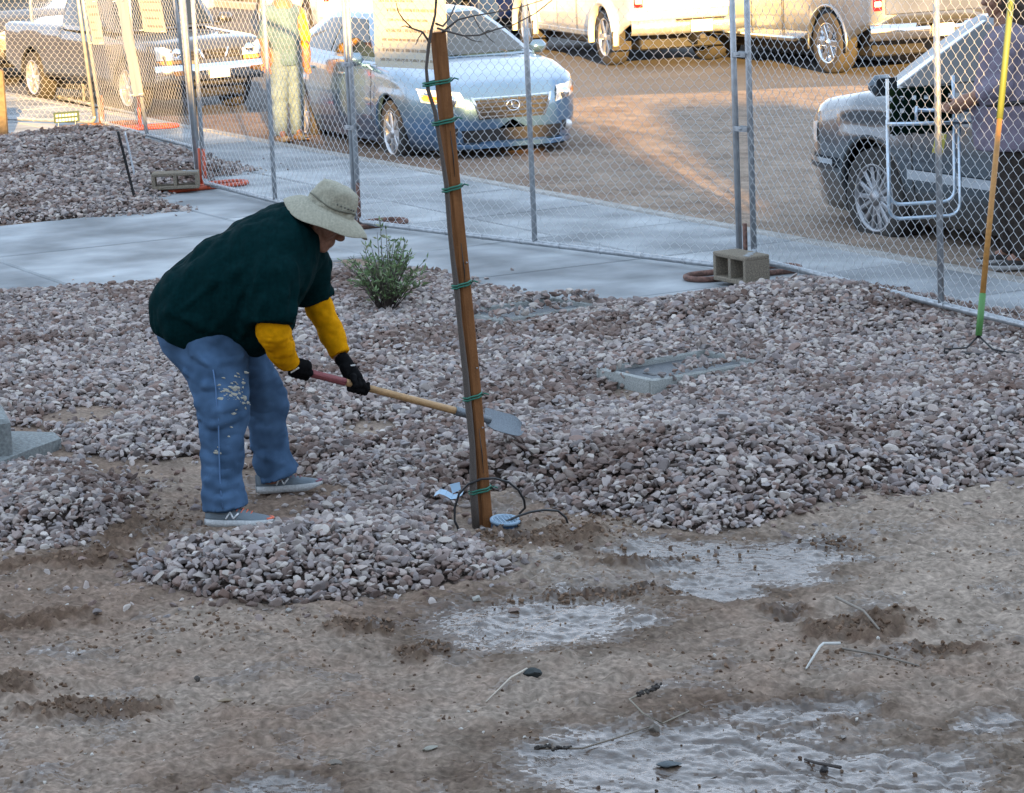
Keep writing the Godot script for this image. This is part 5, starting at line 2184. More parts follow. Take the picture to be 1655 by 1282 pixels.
# head in its own axes: face towards +x, y up, origin at the middle of the head
func head_prims(B: Basis, at: Vector3) -> Array:
	var P := func(x: float, y: float, z: float) -> Vector3: return at + B * Vector3(x, y, z)
	var o := [
		[P.call(-0.015, 0.035, 0), P.call(0.015, 0.03, 0), 0.088, 0.082, 0], [P.call(0.02, 0.0, 0.0), P.call(0.03, -0.07, 0.0), 0.07, 0.052, 0], [P.call(0.045, -0.085, 0), P.call(0.055, -0.1, 0), 0.032, 0.026, 0],
		[P.call(-0.01, -0.05, 0.045), P.call(0.04, -0.095, 0.025), 0.028, 0.022, 0], [P.call(-0.01, -0.05, -0.045), P.call(0.04, -0.095, -0.025), 0.028, 0.022, 0],
		[P.call(0.09, 0.02, 0), P.call(0.112, -0.025, 0), 0.011, 0.016, 0], [P.call(0.1, -0.03, 0.012), P.call(0.1, -0.03, -0.012), 0.012, 0.012, 0],
		[P.call(0.082, -0.06, 0.018), P.call(0.082, -0.06, -0.018), 0.010, 0.010, 0], [P.call(0.080, -0.074, 0.014), P.call(0.080, -0.074, -0.014), 0.010, 0.010, 0]]
	for s in [-1, 1]:
		o.append([P.call(0.08, 0.035, s * 0.018), P.call(0.07, 0.035, s * 0.05), 0.013, 0.012, 0])
		o.append([P.call(0.074, 0.012, s * 0.033), P.call(0.076, 0.012, s * 0.033), 0.014, 0.014, 0])
		o.append([P.call(0.06, -0.015, s * 0.045), P.call(0.05, -0.03, s * 0.05), 0.024, 0.024, 0])
		o.append([P.call(-0.01, 0.02, s * 0.082), P.call(-0.012, -0.025, s * 0.08), 0.015, 0.012, 0])
	return o


# a gloved hand closed round a bar that runs through s along dir
func glove(wrist: Vector3, s: Vector3, dir: Vector3, flip: float, rad := 0.018) -> ArrayMesh:
	var toward := wrist - s
	var e1 := (toward - dir * toward.dot(dir)).normalized()
	var e2 := dir.cross(e1) * flip
	var pr := []
	var kn := s + e1 * (rad + 0.018) + e2 * 0.022
	pr.append([wrist, s + e1 * (rad + 0.030), 0.036, 0.030, 0])
	for q in [-1.0, 0.0, 1.0]:
		pr.append([wrist.lerp(s, 0.35) + dir * q * 0.018, kn + dir * q * 0.026, 0.026, 0.020, 0])
	var lens := [0.9, 1.0, 1.05, 0.92]
	for k in 4:
		var c := s + dir * (k - 1.5) * 0.0235
		var pts := []
		var n := 5
		for j in n:
			var a := deg_to_rad(40.0 - 235.0 * lens[k] * j / (n - 1.0))
			var rr := rad + 0.0105
			pts.append(c + (e1 * sin(a) + e2 * cos(a)) * rr)
		pr.append_array(chain(pts, [0.0125, 0.0120, 0.0112, 0.0105, 0.0095]))
	# thumb lies along the bar on the other side
	var tp := [s + e1 * (rad + 0.02) - e2 * 0.012 - dir * 0.03, s - e2 * (rad + 0.012) + e1 * 0.012 - dir * 0.045, s - e2 * (rad + 0.012) - e1 * 0.012 - dir * 0.05]
	pr.append_array(chain(tp, [0.017, 0.014, 0.011]))
	return net(pr, 0.005, 0.008)


func shoe(parent: Node, at: Vector3, turn: float, tip: float, upper: Material, sole: Material, accent: Material, logo: Material, called := "shoe"):
	var o := Node3D.new()
	o.name = kid(called, parent)
	parent.add_child(o)
	o.position = at
	o.rotation = Vector3(0, turn, tip)
	var W := [[0.0, 0.026], [0.015, 0.036], [0.08, 0.037], [0.14, 0.038], [0.21, 0.049], [0.26, 0.046], [0.295, 0.032], [0.31, 0.012]]
	var T := [[0.0, 0.085], [0.03, 0.10], [0.07, 0.098], [0.12, 0.092], [0.17, 0.072], [0.22, 0.056], [0.28, 0.044], [0.31, 0.03]]
	var mk := func(y0: Array, y1f: float, grow: float, wave: bool) -> SurfaceTool:
		var st := tool(true)
		var prev := []
		for k in 26:
			var x := 0.31 * k / 25.0
			var w := skey2(W, x) + grow
			var lo_y: float = key(y0, x)
			var hi_y: float = skey2(T, x) if y1f < 0 else y1f + 0.006 * key([[0, 1], [0.1, 0.2], [0.31, 0.5]], x)
			var row := []
			for j in 13:
				var a := PI * j / 12.0
				if y1f < 0:
					row.append(Vector3(x, lo_y + (hi_y - lo_y) * pow(sin(a), 0.75), w * cos(a) * (0.55 + 0.45 * (1.0 - sin(a) * 0.55))))
				else:
					var f := absf(cos(a))
					row.append(Vector3(x + grow * 0.4 * (k / 12.5 - 1.0), lo_y if j == 0 or j == 12 else hi_y, w * (cos(a) if j > 0 and j < 12 else signf(cos(a)))))
			if k > 0:
				for j in 12:
					quad(st, prev[j], prev[j + 1], row[j + 1], row[j])
				quad(st, prev[12], prev[0], row[0], row[12])
			else:
				for j in range(1, 12):
					tri(st, row[0], row[j], row[j + 1])
			if k == 25:
				for j in range(1, 12):
					tri(st, row[0], row[j + 1], row[j])
			prev = row
		return st
	part("sole", mk.call([[0, 0.008], [0.04, 0.0], [0.24, 0.0], [0.31, 0.018]], 0.03, 0.006, true), sole, o)
	part("upper", mk.call([[0, 0.028], [0.31, 0.026]], -1.0, 0.0, false), upper, o)
	# toe cap, laces, collar
	var s1 := tool(true)
	tube(s1, [Vector3(0.285, 0.034, 0.028), Vector3(0.303, 0.036, 0.012), Vector3(0.308, 0.036, 0.0), Vector3(0.303, 0.036, -0.012), Vector3(0.285, 0.034, -0.028)], 0.006, 6)
	part("toe_cap", s1, accent, o)
	for k in 5:
		var x := 0.125 + k * 0.02
		var y := skey2(T, x)
		var s2 := tool(true)
		tube(s2, [Vector3(x, y - 0.012, 0.024), Vector3(x + 0.008, y + 0.004, 0), Vector3(x, y - 0.012, -0.024)], 0.0028, 5)
		part("lace", s2, accent, o)
	var s3 := tool(true)
	var ring := []
	for k in 14:
		var a := TAU * k / 14
		ring.append(Vector3(0.062 + 0.052 * cos(a), 0.098 - 0.012 * cos(a) + 0.006 * cos(2 * a), 0.031 * sin(a)))
	tube(s3, ring, 0.008, 6, true)
	part("collar", s3, upper, o)
	# slanted letter N on both flanks
	if logo != null:
		for s in [-1, 1]:
			var s4 := tool(true)
			var q := func(x: float, y: float) -> Vector3:
				var w := skey2(W, x)
				return Vector3(x, y, s * (w * (1.0 - 0.30 * smoothstep(0.03, 0.09, y)) + 0.002))
			tube(s4, [q.call(0.098, 0.036), q.call(0.106, 0.05), q.call(0.118, 0.068)], 0.0042, 5)
			tube(s4, [q.call(0.118, 0.068), q.call(0.128, 0.05), q.call(0.135, 0.038)], 0.0042, 5)
			tube(s4, [q.call(0.135, 0.038), q.call(0.146, 0.052), q.call(0.157, 0.064)], 0.0042, 5)
			part("letter_mark", s4, logo, o)


func skey2(a: Array, x: float) -> float:
	return (key(a, x - 0.008) + key(a, x + 0.008) + 2.0 * key(a, x)) * 0.25


var n_one := FastNoiseLite.new()
var n_fold := FastNoiseLite.new()


func build_people():
	n_one.seed = 77
	n_one.frequency = 1.0
	n_one.fractal_octaves = 2
	n_fold.seed = 78
	n_fold.frequency = 1.0
	n_fold.fractal_type = FastNoiseLite.FRACTAL_RIDGED
	n_fold.fractal_octaves = 2
	M.skin = textured(mat(lin(0.34, 0.17, 0.11), 0.55), M.t_soft, null, 8.0)
	M.skin.subsurf_scatter_enabled = true
	M.skin.subsurf_scatter_strength = 0.15
	worker()
	bystander()
	chair_carrier()


func worker():
	var t := thing("person", "person in dark green shirt, jeans and sun hat bending over a shovel", "person", Vector3(-1.2, 0, -13.1))
	var shirtm := textured(mat(lin(0.002, 0.020, 0.022), 0.85), M.t_soft, M.b_fine, 6.0, 0.25)
	var jeanm := textured(mat(lin(0.095, 0.175, 0.305), 0.9), tint_tex(0.006, 512, 0.6, 1.0, 3, 31), M.b_fine, 2.0, 0.06)
	var yellow := textured(mat(lin(0.78, 0.34, 0.004), 0.85), M.t_soft, M.b_fine, 3.0, 0.08)
	var glovem := textured(mat(lin(0.010, 0.010, 0.011), 0.8), M.t_soft, M.b_fine, 10.0, 0.5)
	for m in [shirtm, jeanm, yellow, glovem]:
		m.metallic_specular = 0.12
	# head axes: leaning forward, looking at the blade
	var up := Vector3(0.479, 0.878, 0).normalized()
	var fwd := Vector3(0.878, -0.479, 0)
	var HB := Basis(fwd, up, fwd.cross(up)) * Basis(Vector3.UP, -0.12)
	var hc := Vector3(0.375, 1.318, 0)
	# body: one continuous figure under the clothes
	var limbs := []
	limbs.append_array(chain([Vector3(-0.2, 0.90, 0), Vector3(-0.03, 1.06, 0), Vector3(0.14, 1.17, 0), Vector3(0.25, 1.245, 0), hc], [0.16, 0.18, 0.15, 0.075, 0.065]))
	limbs.append_array(chain([Vector3(0.14, 1.18, 0.12), Vector3(0.16, 1.18, 0.2), Vector3(0.145, 0.94, 0.31), Vector3(0.186, 0.709, 0.15)], [0.08, 0.065, 0.05, 0.034]))
	limbs.append_array(chain([Vector3(0.2, 1.17, -0.12), Vector3(0.27, 1.15, -0.21), Vector3(0.30, 0.92, -0.29), Vector3(0.419, 0.651, -0.16)], [0.08, 0.065, 0.05, 0.034]))
	limbs.append_array(chain([Vector3(-0.18, 0.86, 0.1), Vector3(-0.1, 0.53, 0.27), Vector3(-0.125, 0.09, 0.30), Vector3(0.0, 0.04, 0.32)], [0.13, 0.075, 0.036, 0.02]))
	limbs.append_array(chain([Vector3(-0.16, 0.84, -0.12), Vector3(0.045, 0.46, -0.26), Vector3(0.04, 0.09, -0.28), Vector3(0.17, 0.045, -0.28)], [0.13, 0.075, 0.036, 0.02]))
	var hp := head_prims(HB, hc)
	hp.append([hc - up * 0.04 - fwd * 0.02, Vector3(0.25, 1.245, 0), 0.06, 0.07, 0])
	part("body", joined([net(limbs, 0.022, 0.04), net(hp, 0.007, 0.016)]), M.skin, t)
	# grey stubble of hair under the hat
	var hr := []
	for s in [-1, 1]:
		hr.append([hc + HB * Vector3(-0.05, 0.0, s * 0.06), hc + HB * Vector3(-0.06, -0.03, s * 0.045), 0.03, 0.025, 0])
	hr.append([hc + HB * Vector3(-0.06, 0.02, 0.03), hc + HB * Vector3(-0.06, 0.02, -0.03), 0.045, 0.045, 0])
	part("hair", net(hr, 0.009, 0.02), mat(lin(0.06, 0.045, 0.035), 0.9), t)
	# jeans
	var jn := []
	for s in [-1, 1]:
		jn.append([Vector3(-0.215, 0.88, s * 0.08), Vector3(-0.15, 0.82, s * 0.10), 0.188, 0.188, 0])
	jn.append_array(chain([Vector3(-0.15, 0.82, 0.12), Vector3(-0.10, 0.55, 0.25), Vector3(-0.118, 0.27, 0.29), Vector3(-0.122, 0.15, 0.295), Vector3(-0.113, 0.078, 0.30)], [0.175, 0.122, 0.094, 0.096, 0.108], true))
	jn.append_array(chain([Vector3(-0.13, 0.80, -0.13), Vector3(0.04, 0.47, -0.25), Vector3(0.05, 0.28, -0.27), Vector3(0.065, 0.17, -0.275), Vector3(0.095, 0.09, -0.28)], [0.17, 0.115, 0.086, 0.092, 0.106], true))
	var flat_jn := jn.duplicate()
	for path in [[[-0.22, 0.78], [-0.1, 0.74], [0.0, 0.76]], [[-0.26, 0.7], [-0.16, 0.65], [-0.06, 0.63]], [[-0.21, 0.56], [-0.12, 0.53], [-0.03, 0.55]], [[-0.2, 0.50], [-0.13, 0.47], [-0.05, 0.49]], [[-0.19, 0.22], [-0.12, 0.19], [-0.05, 0.2]], [[-0.2, 0.16], [-0.13, 0.135], [-0.06, 0.15]], [[-0.02, 0.24], [0.04, 0.2], [0.11, 0.17]], [[-0.24, 0.84], [-0.17, 0.76], [-0.1, 0.7]]]:
		for q in path.size() - 1:
			jn.append([on_cloth(flat_jn, path[q][0], path[q][1], -0.006), on_cloth(flat_jn, path[q + 1][0], path[q + 1][1], -0.006), 0.014, 0.010, 0])
	part("jeans", net(jn, 0.0105, 0.028, [], 0.014, 5.0, Vector3(0.8, 1.5, 0.8)), jeanm, t)
	# outseam on the near leg, paint splashes
	var sm := tool(true)
	var os := []
	for q in [[-0.125, 0.72], [-0.118, 0.65], [-0.115, 0.58], [-0.112, 0.5], [-0.115, 0.42], [-0.118, 0.34], [-0.12, 0.26], [-0.12, 0.18], [-0.115, 0.10]]:
		os.append(on_cloth(jn, q[0], q[1], 0.006))
	tube(sm, os, 0.0035, 5)
	part("outseam", sm, mat(lin(0.075, 0.15, 0.28), 0.9), t)
	for q in [[Vector3(-0.125, 0.17, 0.30), Vector3(-0.125, 0.06, 0.31)], [Vector3(0.045, 0.19, -0.28), Vector3(0.045, 0.07, -0.28)]]:
		var sk := tool(true)
		tube(sk, q, 0.043, 12)
		part("sock", sk, M.black, t)
	paint_spots(t, flat_jn)
	# shirt
	var sh := []
	for s in [-1, 1]:
		sh.append_array(chain([Vector3(-0.205, 0.95, s * 0.10), Vector3(-0.04, 1.055, s * 0.09), Vector3(0.12, 1.15, s * 0.085), Vector3(0.205, 1.24, s * 0.05)], [0.222, 0.224, 0.222, 0.165]))
	sh.append([Vector3(0.02, 0.95, 0.08), Vector3(0.02, 0.94, -0.06), 0.225, 0.225, 0])
	sh.append_array(chain([Vector3(0.16, 1.2, 0.17), Vector3(0.155, 1.11, 0.26), Vector3(0.145, 0.905, 0.315)], [0.14, 0.125, 0.108], true))
	sh.append_array(chain([Vector3(0.25, 1.16, -0.17), Vector3(0.275, 1.08, -0.24), Vector3(0.305, 0.925, -0.285)], [0.13, 0.115, 0.095], true))
	# hanging folds, laid on the cloth and melted into it
	var flat_sh := sh.duplicate()
	for path in [[[0.07, 1.06], [0.04, 0.95], [0.0, 0.84]], [[0.05, 1.1], [-0.03, 1.0], [-0.12, 0.9]], [[0.03, 1.16], [-0.1, 1.1], [-0.25, 1.0]], [[0.26, 1.16], [0.27, 1.06], [0.25, 0.96]], [[0.2, 1.15], [0.215, 1.05], [0.2, 0.95]], [[-0.32, 0.98], [-0.22, 0.95], [-0.1, 0.88]], [[0.1, 1.1], [0.12, 1.02], [0.1, 0.94]]]:
		for q in path.size() - 1:
			sh.append([on_cloth(flat_sh, path[q][0], path[q][1], -0.006), on_cloth(flat_sh, path[q + 1][0], path[q + 1][1], -0.006), 0.017, 0.012, 0])
	var hem := [[Vector3(-0.417, 0.875, 0), Vector3(-0.41, -0.912, 0)], [Vector3(0.305, 1.33, 0), Vector3(0.75, 0.66, 0)]]
	part("shirt", net(sh, 0.0125, 0.035, hem, 0.017, 5.0, Vector3(1.5, 0.8, 1.2)), shirtm, t)
	var cb := tool(true)
	var cr := []
	for k in 16:
		var a := TAU * k / 16
		cr.append(Vector3(0.27, 1.325, 0) + Vector3(0.05, -0.06, 0) * cos(a) * 1.1 + Vector3(0, 0, 0.088) * sin(a))
	tube(cb, cr, 0.011, 6, true)
	part("shirt_collar", cb, shirtm, t)
	# yellow under-sleeves
	part("sleeve", net(chain([Vector3(0.15, 0.97, 0.305), Vector3(0.150, 0.87, 0.30), Vector3(0.172, 0.79, 0.235), Vector3(0.196, 0.70, 0.15)], [0.076, 0.075, 0.066, 0.052], true), 0.009, 0.02, [], 0.010, 9.0, Vector3(0.8, 1.2, 0.8)), yellow, t)
	part("sleeve", net(chain([Vector3(0.295, 0.98, -0.285), Vector3(0.325, 0.88, -0.27), Vector3(0.375, 0.77, -0.22), Vector3(0.418, 0.67, -0.165)], [0.068, 0.067, 0.06, 0.049], true), 0.009, 0.02, [], 0.009, 9.0, Vector3(0.8, 1.2, 0.8)), yellow, t)
	# gloves on the shovel shaft
	var dir := Vector3(0.806, -0.35, -0.477).normalized()
	var s0 := Vector3(0.243, 0.655, 0.085)
	var s1 := s0 + dir * 0.315
	var g1 := part("glove", glove(Vector3(0.197, 0.70, 0.145), s0, dir, 1.0), glovem, t)
	var g2 := part("glove", glove(Vector3(0.424, 0.655, -0.155), s1, dir, -1.0), glovem, t)
	for q in [[g1, Vector3(0.225, 0.672, 0.165), 0.5], [g2, Vector3(0.462, 0.632, -0.105), 0.1]]:
		var st := tool()
		bbox(st, q[1], Vector3(0.045, 0.008, 0.006), 0.002, Basis(Vector3.BACK, q[2]))
		part("wrist_tab", st, M.plate, q[0])
	# hat
	hat(t, Vector3(0.415, 1.372, 0), up)
	# shoes
	var up_m := textured(mat(lin(0.23, 0.28, 0.32), 0.85), M.t_spot, M.b_fine, 20.0, 0.6)
	var so := textured(mat(lin(0.62, 0.63, 0.63), 0.7), M.t_soft, null, 10.0)
	var ac := mat(lin(0.72, 0.16, 0.09), 0.7)
	var lg := mat(lin(0.75, 0.78, 0.80), 0.4)
	shoe(t, Vector3(-0.20, 0.008, 0.32), -0.15, -0.01, up_m, so, ac, lg)
	shoe(t, Vector3(-0.02, 0.012, -0.29), -0.03, 0.05, up_m, so, mat(lin(0.25, 0.10, 0.12), 0.7), lg)
	# shovel, a thing of its own
	var sv := thing("shovel", "long-handled shovel with pale wooden shaft resting on the gravel", "shovel", Vector3(-1.2, 0, -13.1))
	var e0 := s0 - dir * 0.06
	var n0 := s0 + dir * 0.92
	var h1 := tool(true)
	tube(h1, [e0, s0 + dir * 0.24], 0.0185, 12)
	part("handle_grip", h1, textured(mat(lin(0.30, 0.075, 0.08), 0.7), M.t_soft, null, 8.0), sv)
	var h2 := tool(true)
	tube(h2, [s0 + dir * 0.235, s0 + dir * 0.6, n0], [0.0165, 0.017, 0.0185], 12)
	part("shaft", h2, textured(mat(lin(0.55, 0.33, 0.15), 0.55), M.t_soft, M.b_fine, 4.0, 0.3), sv)
	var steel := textured(mat(lin(0.24, 0.27, 0.30), 0.5, 0.5), M.t_spot, null, 5.0)
	var h3 := tool(true)
	var n1 := n0 + dir * 0.12 + Vector3(0.01, -0.005, 0)
	tube(h3, [n0 - dir * 0.07, n0, n1], [0.0215, 0.0215, 0.017], 12)
	part("socket", h3, steel, sv)
	# blade: a dished plate
	var fw := (dir * Vector3(1, 1.2, 0.8)).normalized()
	var sd := fw.cross(Vector3(0, 0.86, 0.51)).normalized()
	var nrm := sd.cross(fw)
	for lay in [0]:
		var bl := tool(true)
		var g := []
		for i in 11:
			var f := i / 10.0
			var row := []
			var w := 0.078 * (1.0 if f < 0.72 else sqrt(maxf(0.0, 1.0 - pow((f - 0.72) / 0.30, 2.0)))) * smoothstep(-0.25, 0.06, f)
			for j in 9:
				var u := j / 4.0 - 1.0
				row.append(n1 - fw * 0.02 + fw * f * 0.19 + sd * u * w + nrm * (0.022 * u * u + 0.02 * f * f - 0.012))
			g.append(row)
		for i in 10:
			for j in 8:
				quad(bl, g[i][j], g[i][j + 1], g[i + 1][j + 1], g[i + 1][j])
				quad(bl, g[i][j] - nrm * 0.003, g[i + 1][j] - nrm * 0.003, g[i + 1][j + 1] - nrm * 0.003, g[i][j + 1] - nrm * 0.003)
		part("blade", bl, steel, sv)


# the point of the cloth nearest the viewer's side at (x, y)
func on_cloth(prims: Array, x: float, y: float, out := 0.0) -> Vector3:
	var z := 0.55
	for k in 200:
		var p := Vector3(x, y, z)
		var best := 9.0
		for j in prims:
			var ab: Vector3 = j[1] - j[0]
			var f := clampf((p - j[0]).dot(ab) / maxf(ab.length_squared(), 1e-6), 0, 1)
			best = minf(best, (p - j[0] - ab * f).length() - lerpf(j[2], j[3], f))
		if best < 0.002:
			break
		z -= maxf(best * 0.7, 0.002)
	return Vector3(x, y, z + out)


# dried plaster on the near thigh: small crusts standing on the cloth
func paint_spots(t: Node, jn: Array):
	var r := RandomNumberGenerator.new()
	r.seed = 5
	var crust := textured(mat(lin(0.60, 0.575, 0.48), 0.9), M.t_spot, null, 30.0)
	var spots := []
	for k in 95:
		spots.append([-0.07 + r.randfn() * 0.03 + 0.05 * r.randf(), 0.60 + r.randfn() * 0.045, 0.003 + 0.013 * pow(r.randf(), 2.0)])
	for q in [[-0.02, 0.69, 0.007], [0.01, 0.685, 0.009], [-0.13, 0.36, 0.008], [-0.125, 0.35, 0.012], [-0.12, 0.375, 0.006], [-0.07, 0.42, 0.006], [-0.14, 0.64, 0.008], [-0.11, 0.65, 0.009], [0.0, 0.56, 0.006], [0.005, 0.535, 0.007], [-0.05, 0.5, 0.007]]:
		spots.append(q)
	var st := tool(true)
	for s in spots:
		# find the cloth along z
		var z := 0.5
		for k in 200:
			var p := Vector3(s[0], s[1], z)
			var best := 9.0
			for j in jn:
				var ab: Vector3 = j[1] - j[0]
				var f := clampf((p - j[0]).dot(ab) / ab.length_squared(), 0, 1)
				best = minf(best, (p - j[0] - ab * f).length() - lerpf(j[2], j[3], f))
			if best < 0.004:
				break
			z -= maxf(best * 0.7, 0.002)
		if z < 0.05:
			continue
		var c := Vector3(s[0], s[1], z - 0.001)
		var n := 7
		var ring := []
		for k in n:
			var a := TAU * k / n
			ring.append(c + Vector3(cos(a) * s[2] * r.randf_range(0.5, 1.9) - sin(a) * s[2] * 0.5, sin(a) * s[2] * r.randf_range(0.4, 1.1), -0.006 + 0.004 * r.randf()))
		for k in n:
			tri(st, c + Vector3(0, 0, 0.0025), ring[(k + 1) % n], ring[k])
	part("plaster_splashes", st, crust, t)


func hat(t: Node, at: Vector3, up: Vector3):
	var hm := textured(mat(lin(0.40, 0.38, 0.29), 0.9), M.t_soft, M.b_fine, 10.0, 0.35)
	var bx := Vector3(0.878, -0.479, 0)
	var B := Basis(bx, up, bx.cross(up))
	var surf := func(r: float, y: float, a: float, crown: bool) -> Vector3:
		var v := Vector3(r * cos(a), y, r * sin(a))
		if crown:
			var w := 0.010 * n_one.get_noise_3d(v.x * 22.0, v.y * 30.0, v.z * 22.0)
			v += Vector3(cos(a), 0.4, sin(a)) * w
		else:
			v.y += 0.016 * sin(a * 2.0 + 0.6) * smoothstep(0.11, 0.21, r) + 0.006 * sin(a * 5.0) * smoothstep(0.13, 0.21, r)
		v.x *= 1.06
		return at + B * v
	var make := func(prof: Array, crown: bool) -> SurfaceTool:
		var st := tool(true)
		for k in prof.size() - 1:
			for j in 48:
				var a0 := TAU * j / 48
				var a1 := TAU * (j + 1) / 48
				quad(st, surf.call(prof[k].x, prof[k].y, a0, crown), surf.call(prof[k].x, prof[k].y, a1, crown), surf.call(prof[k + 1].x, prof[k + 1].y, a1, crown), surf.call(prof[k + 1].x, prof[k + 1].y, a0, crown))
		return st
	var h := Node3D.new()
	h.name = kid("sun_hat", t)
	t.add_child(h)
	part("crown", make.call([Vector2(0.0005, 0.125), Vector2(0.03, 0.126), Vector2(0.06, 0.121), Vector2(0.08, 0.111), Vector2(0.091, 0.095), Vector2(0.097, 0.07), Vector2(0.101, 0.045), Vector2(0.106, 0.02), Vector2(0.108, 0.004)], true), hm, h)
	part("brim", make.call([Vector2(0.106, 0.008), Vector2(0.125, 0.002), Vector2(0.15, -0.008), Vector2(0.172, -0.026), Vector2(0.188, -0.042), Vector2(0.197, -0.054), Vector2(0.199, -0.058), Vector2(0.196, -0.059), Vector2(0.184, -0.046), Vector2(0.15, -0.016), Vector2(0.106, 0.002)], false), hm, h)
	var st := tool(true)
	var ring := []
	for k in 36:
		var a := TAU * k / 36
		ring.append(surf.call(0.1075, 0.03 + 0.006 * sin(a * 3.0), a, false))
	tube(st, ring, 0.004, 6, true)
	part("hat_cord", st, mat(lin(0.12, 0.115, 0.085), 0.9), h)
	for k in 6:
		var s2 := tool(true)
		var a := 0.55 + k * 0.17
		lathe(s2, [Vector2(0.0045, 0), Vector2(0.0045, 0.004), Vector2(0, 0.004)], 8, Transform3D(B * Basis(Vector3.UP, -a) * Basis(Vector3.BACK, -PI * 0.5), surf.call(0.107, 0.05, a, false)))
		part("eyelet", s2, mat(lin(0.10, 0.10, 0.08), 0.5), h)


func plain_person(label: String, at: Vector3, turn: float, spec: Dictionary) -> Node3D:
	var t := thing("person", label, "person", at, turn)
	var hc: Vector3 = spec.head
	var limbs := []
	limbs.append_array(chain([Vector3(0, 0.92, 0), Vector3(0, 1.15, 0), Vector3(0, 1.38, 0), hc + Vector3(-0.01, -0.08, 0)], [0.12, 0.12, 0.11, 0.055]))
	for a in spec.arms:
		limbs.append_array(chain(a, [0.06, 0.05, 0.042, 0.03]))
		# hand: palm, four fingers and a thumb, slightly curled
		var w: Vector3 = a[a.size() - 1]
		var d: Vector3 = (w - a[a.size() - 2]).normalized()
		var sd := d.cross(Vector3(1, 0.2, 0.1)).normalized()
		limbs.append([w, w + d * 0.07, 0.032, 0.03, 0])
	for l in spec.legs:
		limbs.append_array(chain(l, [0.10, 0.065, 0.045, 0.035]))
	var hands := []
	for a in spec.arms:
		var w: Vector3 = a[a.size() - 1]
		var d: Vector3 = (w - a[a.size() - 2]).normalized()
		var sd := d.cross(Vector3(1, 0.2, 0.1)).normalized()
		var bend := sd.cross(d)
		hands.append([w, w + d * 0.07, 0.03, 0.028, 0])
		for k in 4:
			var o := w + d * 0.075 + sd * (k - 1.5) * 0.019
			var ln: float = [0.036, 0.042, 0.04, 0.03][k]
			hands.append_array(chain([o, o + d * ln + bend * 0.008, o + d * ln * 1.5 + bend * 0.03], [0.0105, 0.0095, 0.0085]))
		hands.append_array(chain([w + d * 0.02 + sd * 0.02, w + d * 0.05 + sd * 0.055, w + d * 0.085 + sd * 0.062 + bend * 0.01], [0.016, 0.0125, 0.01]))
	part("body", joined([net(limbs, 0.022, 0.04), net(head_prims(Basis.IDENTITY, hc), 0.009, 0.016), net(hands, 0.007, 0.01)]), M.skin, t)
	for c in spec.clothes:
		part(c[0], net(c[1], 0.018, 0.05, c[3] if c.size() > 3 else [], 0.012, 8.0), c[2], t)
	return t


func bystander():
	var grey := textured(mat(lin(0.10, 0.18, 0.26), 0.9), M.t_soft, null, 6.0)
	var jean := textured(mat(lin(0.15, 0.22, 0.30), 0.9), M.t_soft, null, 5.0)
	var spec := {"head": Vector3(0.0, 1.56, 0),
		"arms": [[Vector3(0, 1.33, 0.17), Vector3(-0.02, 1.08, 0.22), Vector3(0.05, 0.9, 0.24), Vector3(0.06, 0.84, 0.24)], [Vector3(0, 1.33, -0.17), Vector3(0.0, 1.08, -0.23), Vector3(0.03, 0.88, -0.23), Vector3(0.03, 0.82, -0.23)]],
		"legs": [[Vector3(0, 0.9, 0.09), Vector3(0.02, 0.5, 0.1), Vector3(0, 0.1, 0.1), Vector3(0.1, 0.05, 0.11)], [Vector3(0, 0.9, -0.09), Vector3(0.0, 0.5, -0.1), Vector3(-0.03, 0.1, -0.1), Vector3(0.08, 0.05, -0.11)]],
		"clothes": [["work_shirt", chain([Vector3(0, 0.84, 0), Vector3(0, 1.05, 0), Vector3(0, 1.3, 0)], [0.16, 0.165, 0.14]) + [[Vector3(0, 1.33, -0.13), Vector3(0, 1.33, 0.13), 0.075, 0.075, 0]] + chain([Vector3(0, 1.33, 0.17), Vector3(-0.02, 1.06, 0.22)], [0.075, 0.065], true), grey, [[Vector3(0, 0.78, 0), Vector3(0, -1, 0)]]],
			["jeans", chain([Vector3(0, 0.9, 0.06), Vector3(0.02, 0.5, 0.1), Vector3(0, 0.06, 0.1)], [0.13, 0.088, 0.075], true) + chain([Vector3(0, 0.9, -0.06), Vector3(0.0, 0.5, -0.1), Vector3(-0.03, 0.06, -0.1)], [0.13, 0.088, 0.075], true), jean],
			["yellow_sleeve", chain([Vector3(0, 1.32, -0.18), Vector3(0.0, 1.08, -0.23), Vector3(0.03, 0.87, -0.23)], [0.062, 0.056, 0.045], true), mat(lin(0.75, 0.42, 0.02), 0.85)],
			["red_glove", [[Vector3(0.06, 0.88, 0.24), Vector3(0.07, 0.76, 0.24), 0.042, 0.04, 0]], mat(lin(0.55, 0.08, 0.03), 0.8)],
			["cap", [[Vector3(-0.01, 1.63, 0), Vector3(0.0, 1.65, 0), 0.1, 0.095, 0], [Vector3(0.06, 1.62, 0.03), Vector3(0.15, 1.61, 0.0), 0.02, 0.012, 0]], mat(lin(0.30, 0.2, 0.1), 0.9)]]}
	var t := plain_person("person in grey shirt and pale jeans standing behind the silver sedan", Vector3(-2.2, 0.0, -30.4), -PI * 0.35, spec)
	var tan := mat(lin(0.42, 0.25, 0.10), 0.85)
	for s in [-1, 1]:
		shoe(t, Vector3(-0.06, 0.0, s * 0.1), 0, 0.0, tan, tan, M.black, null, "boot")


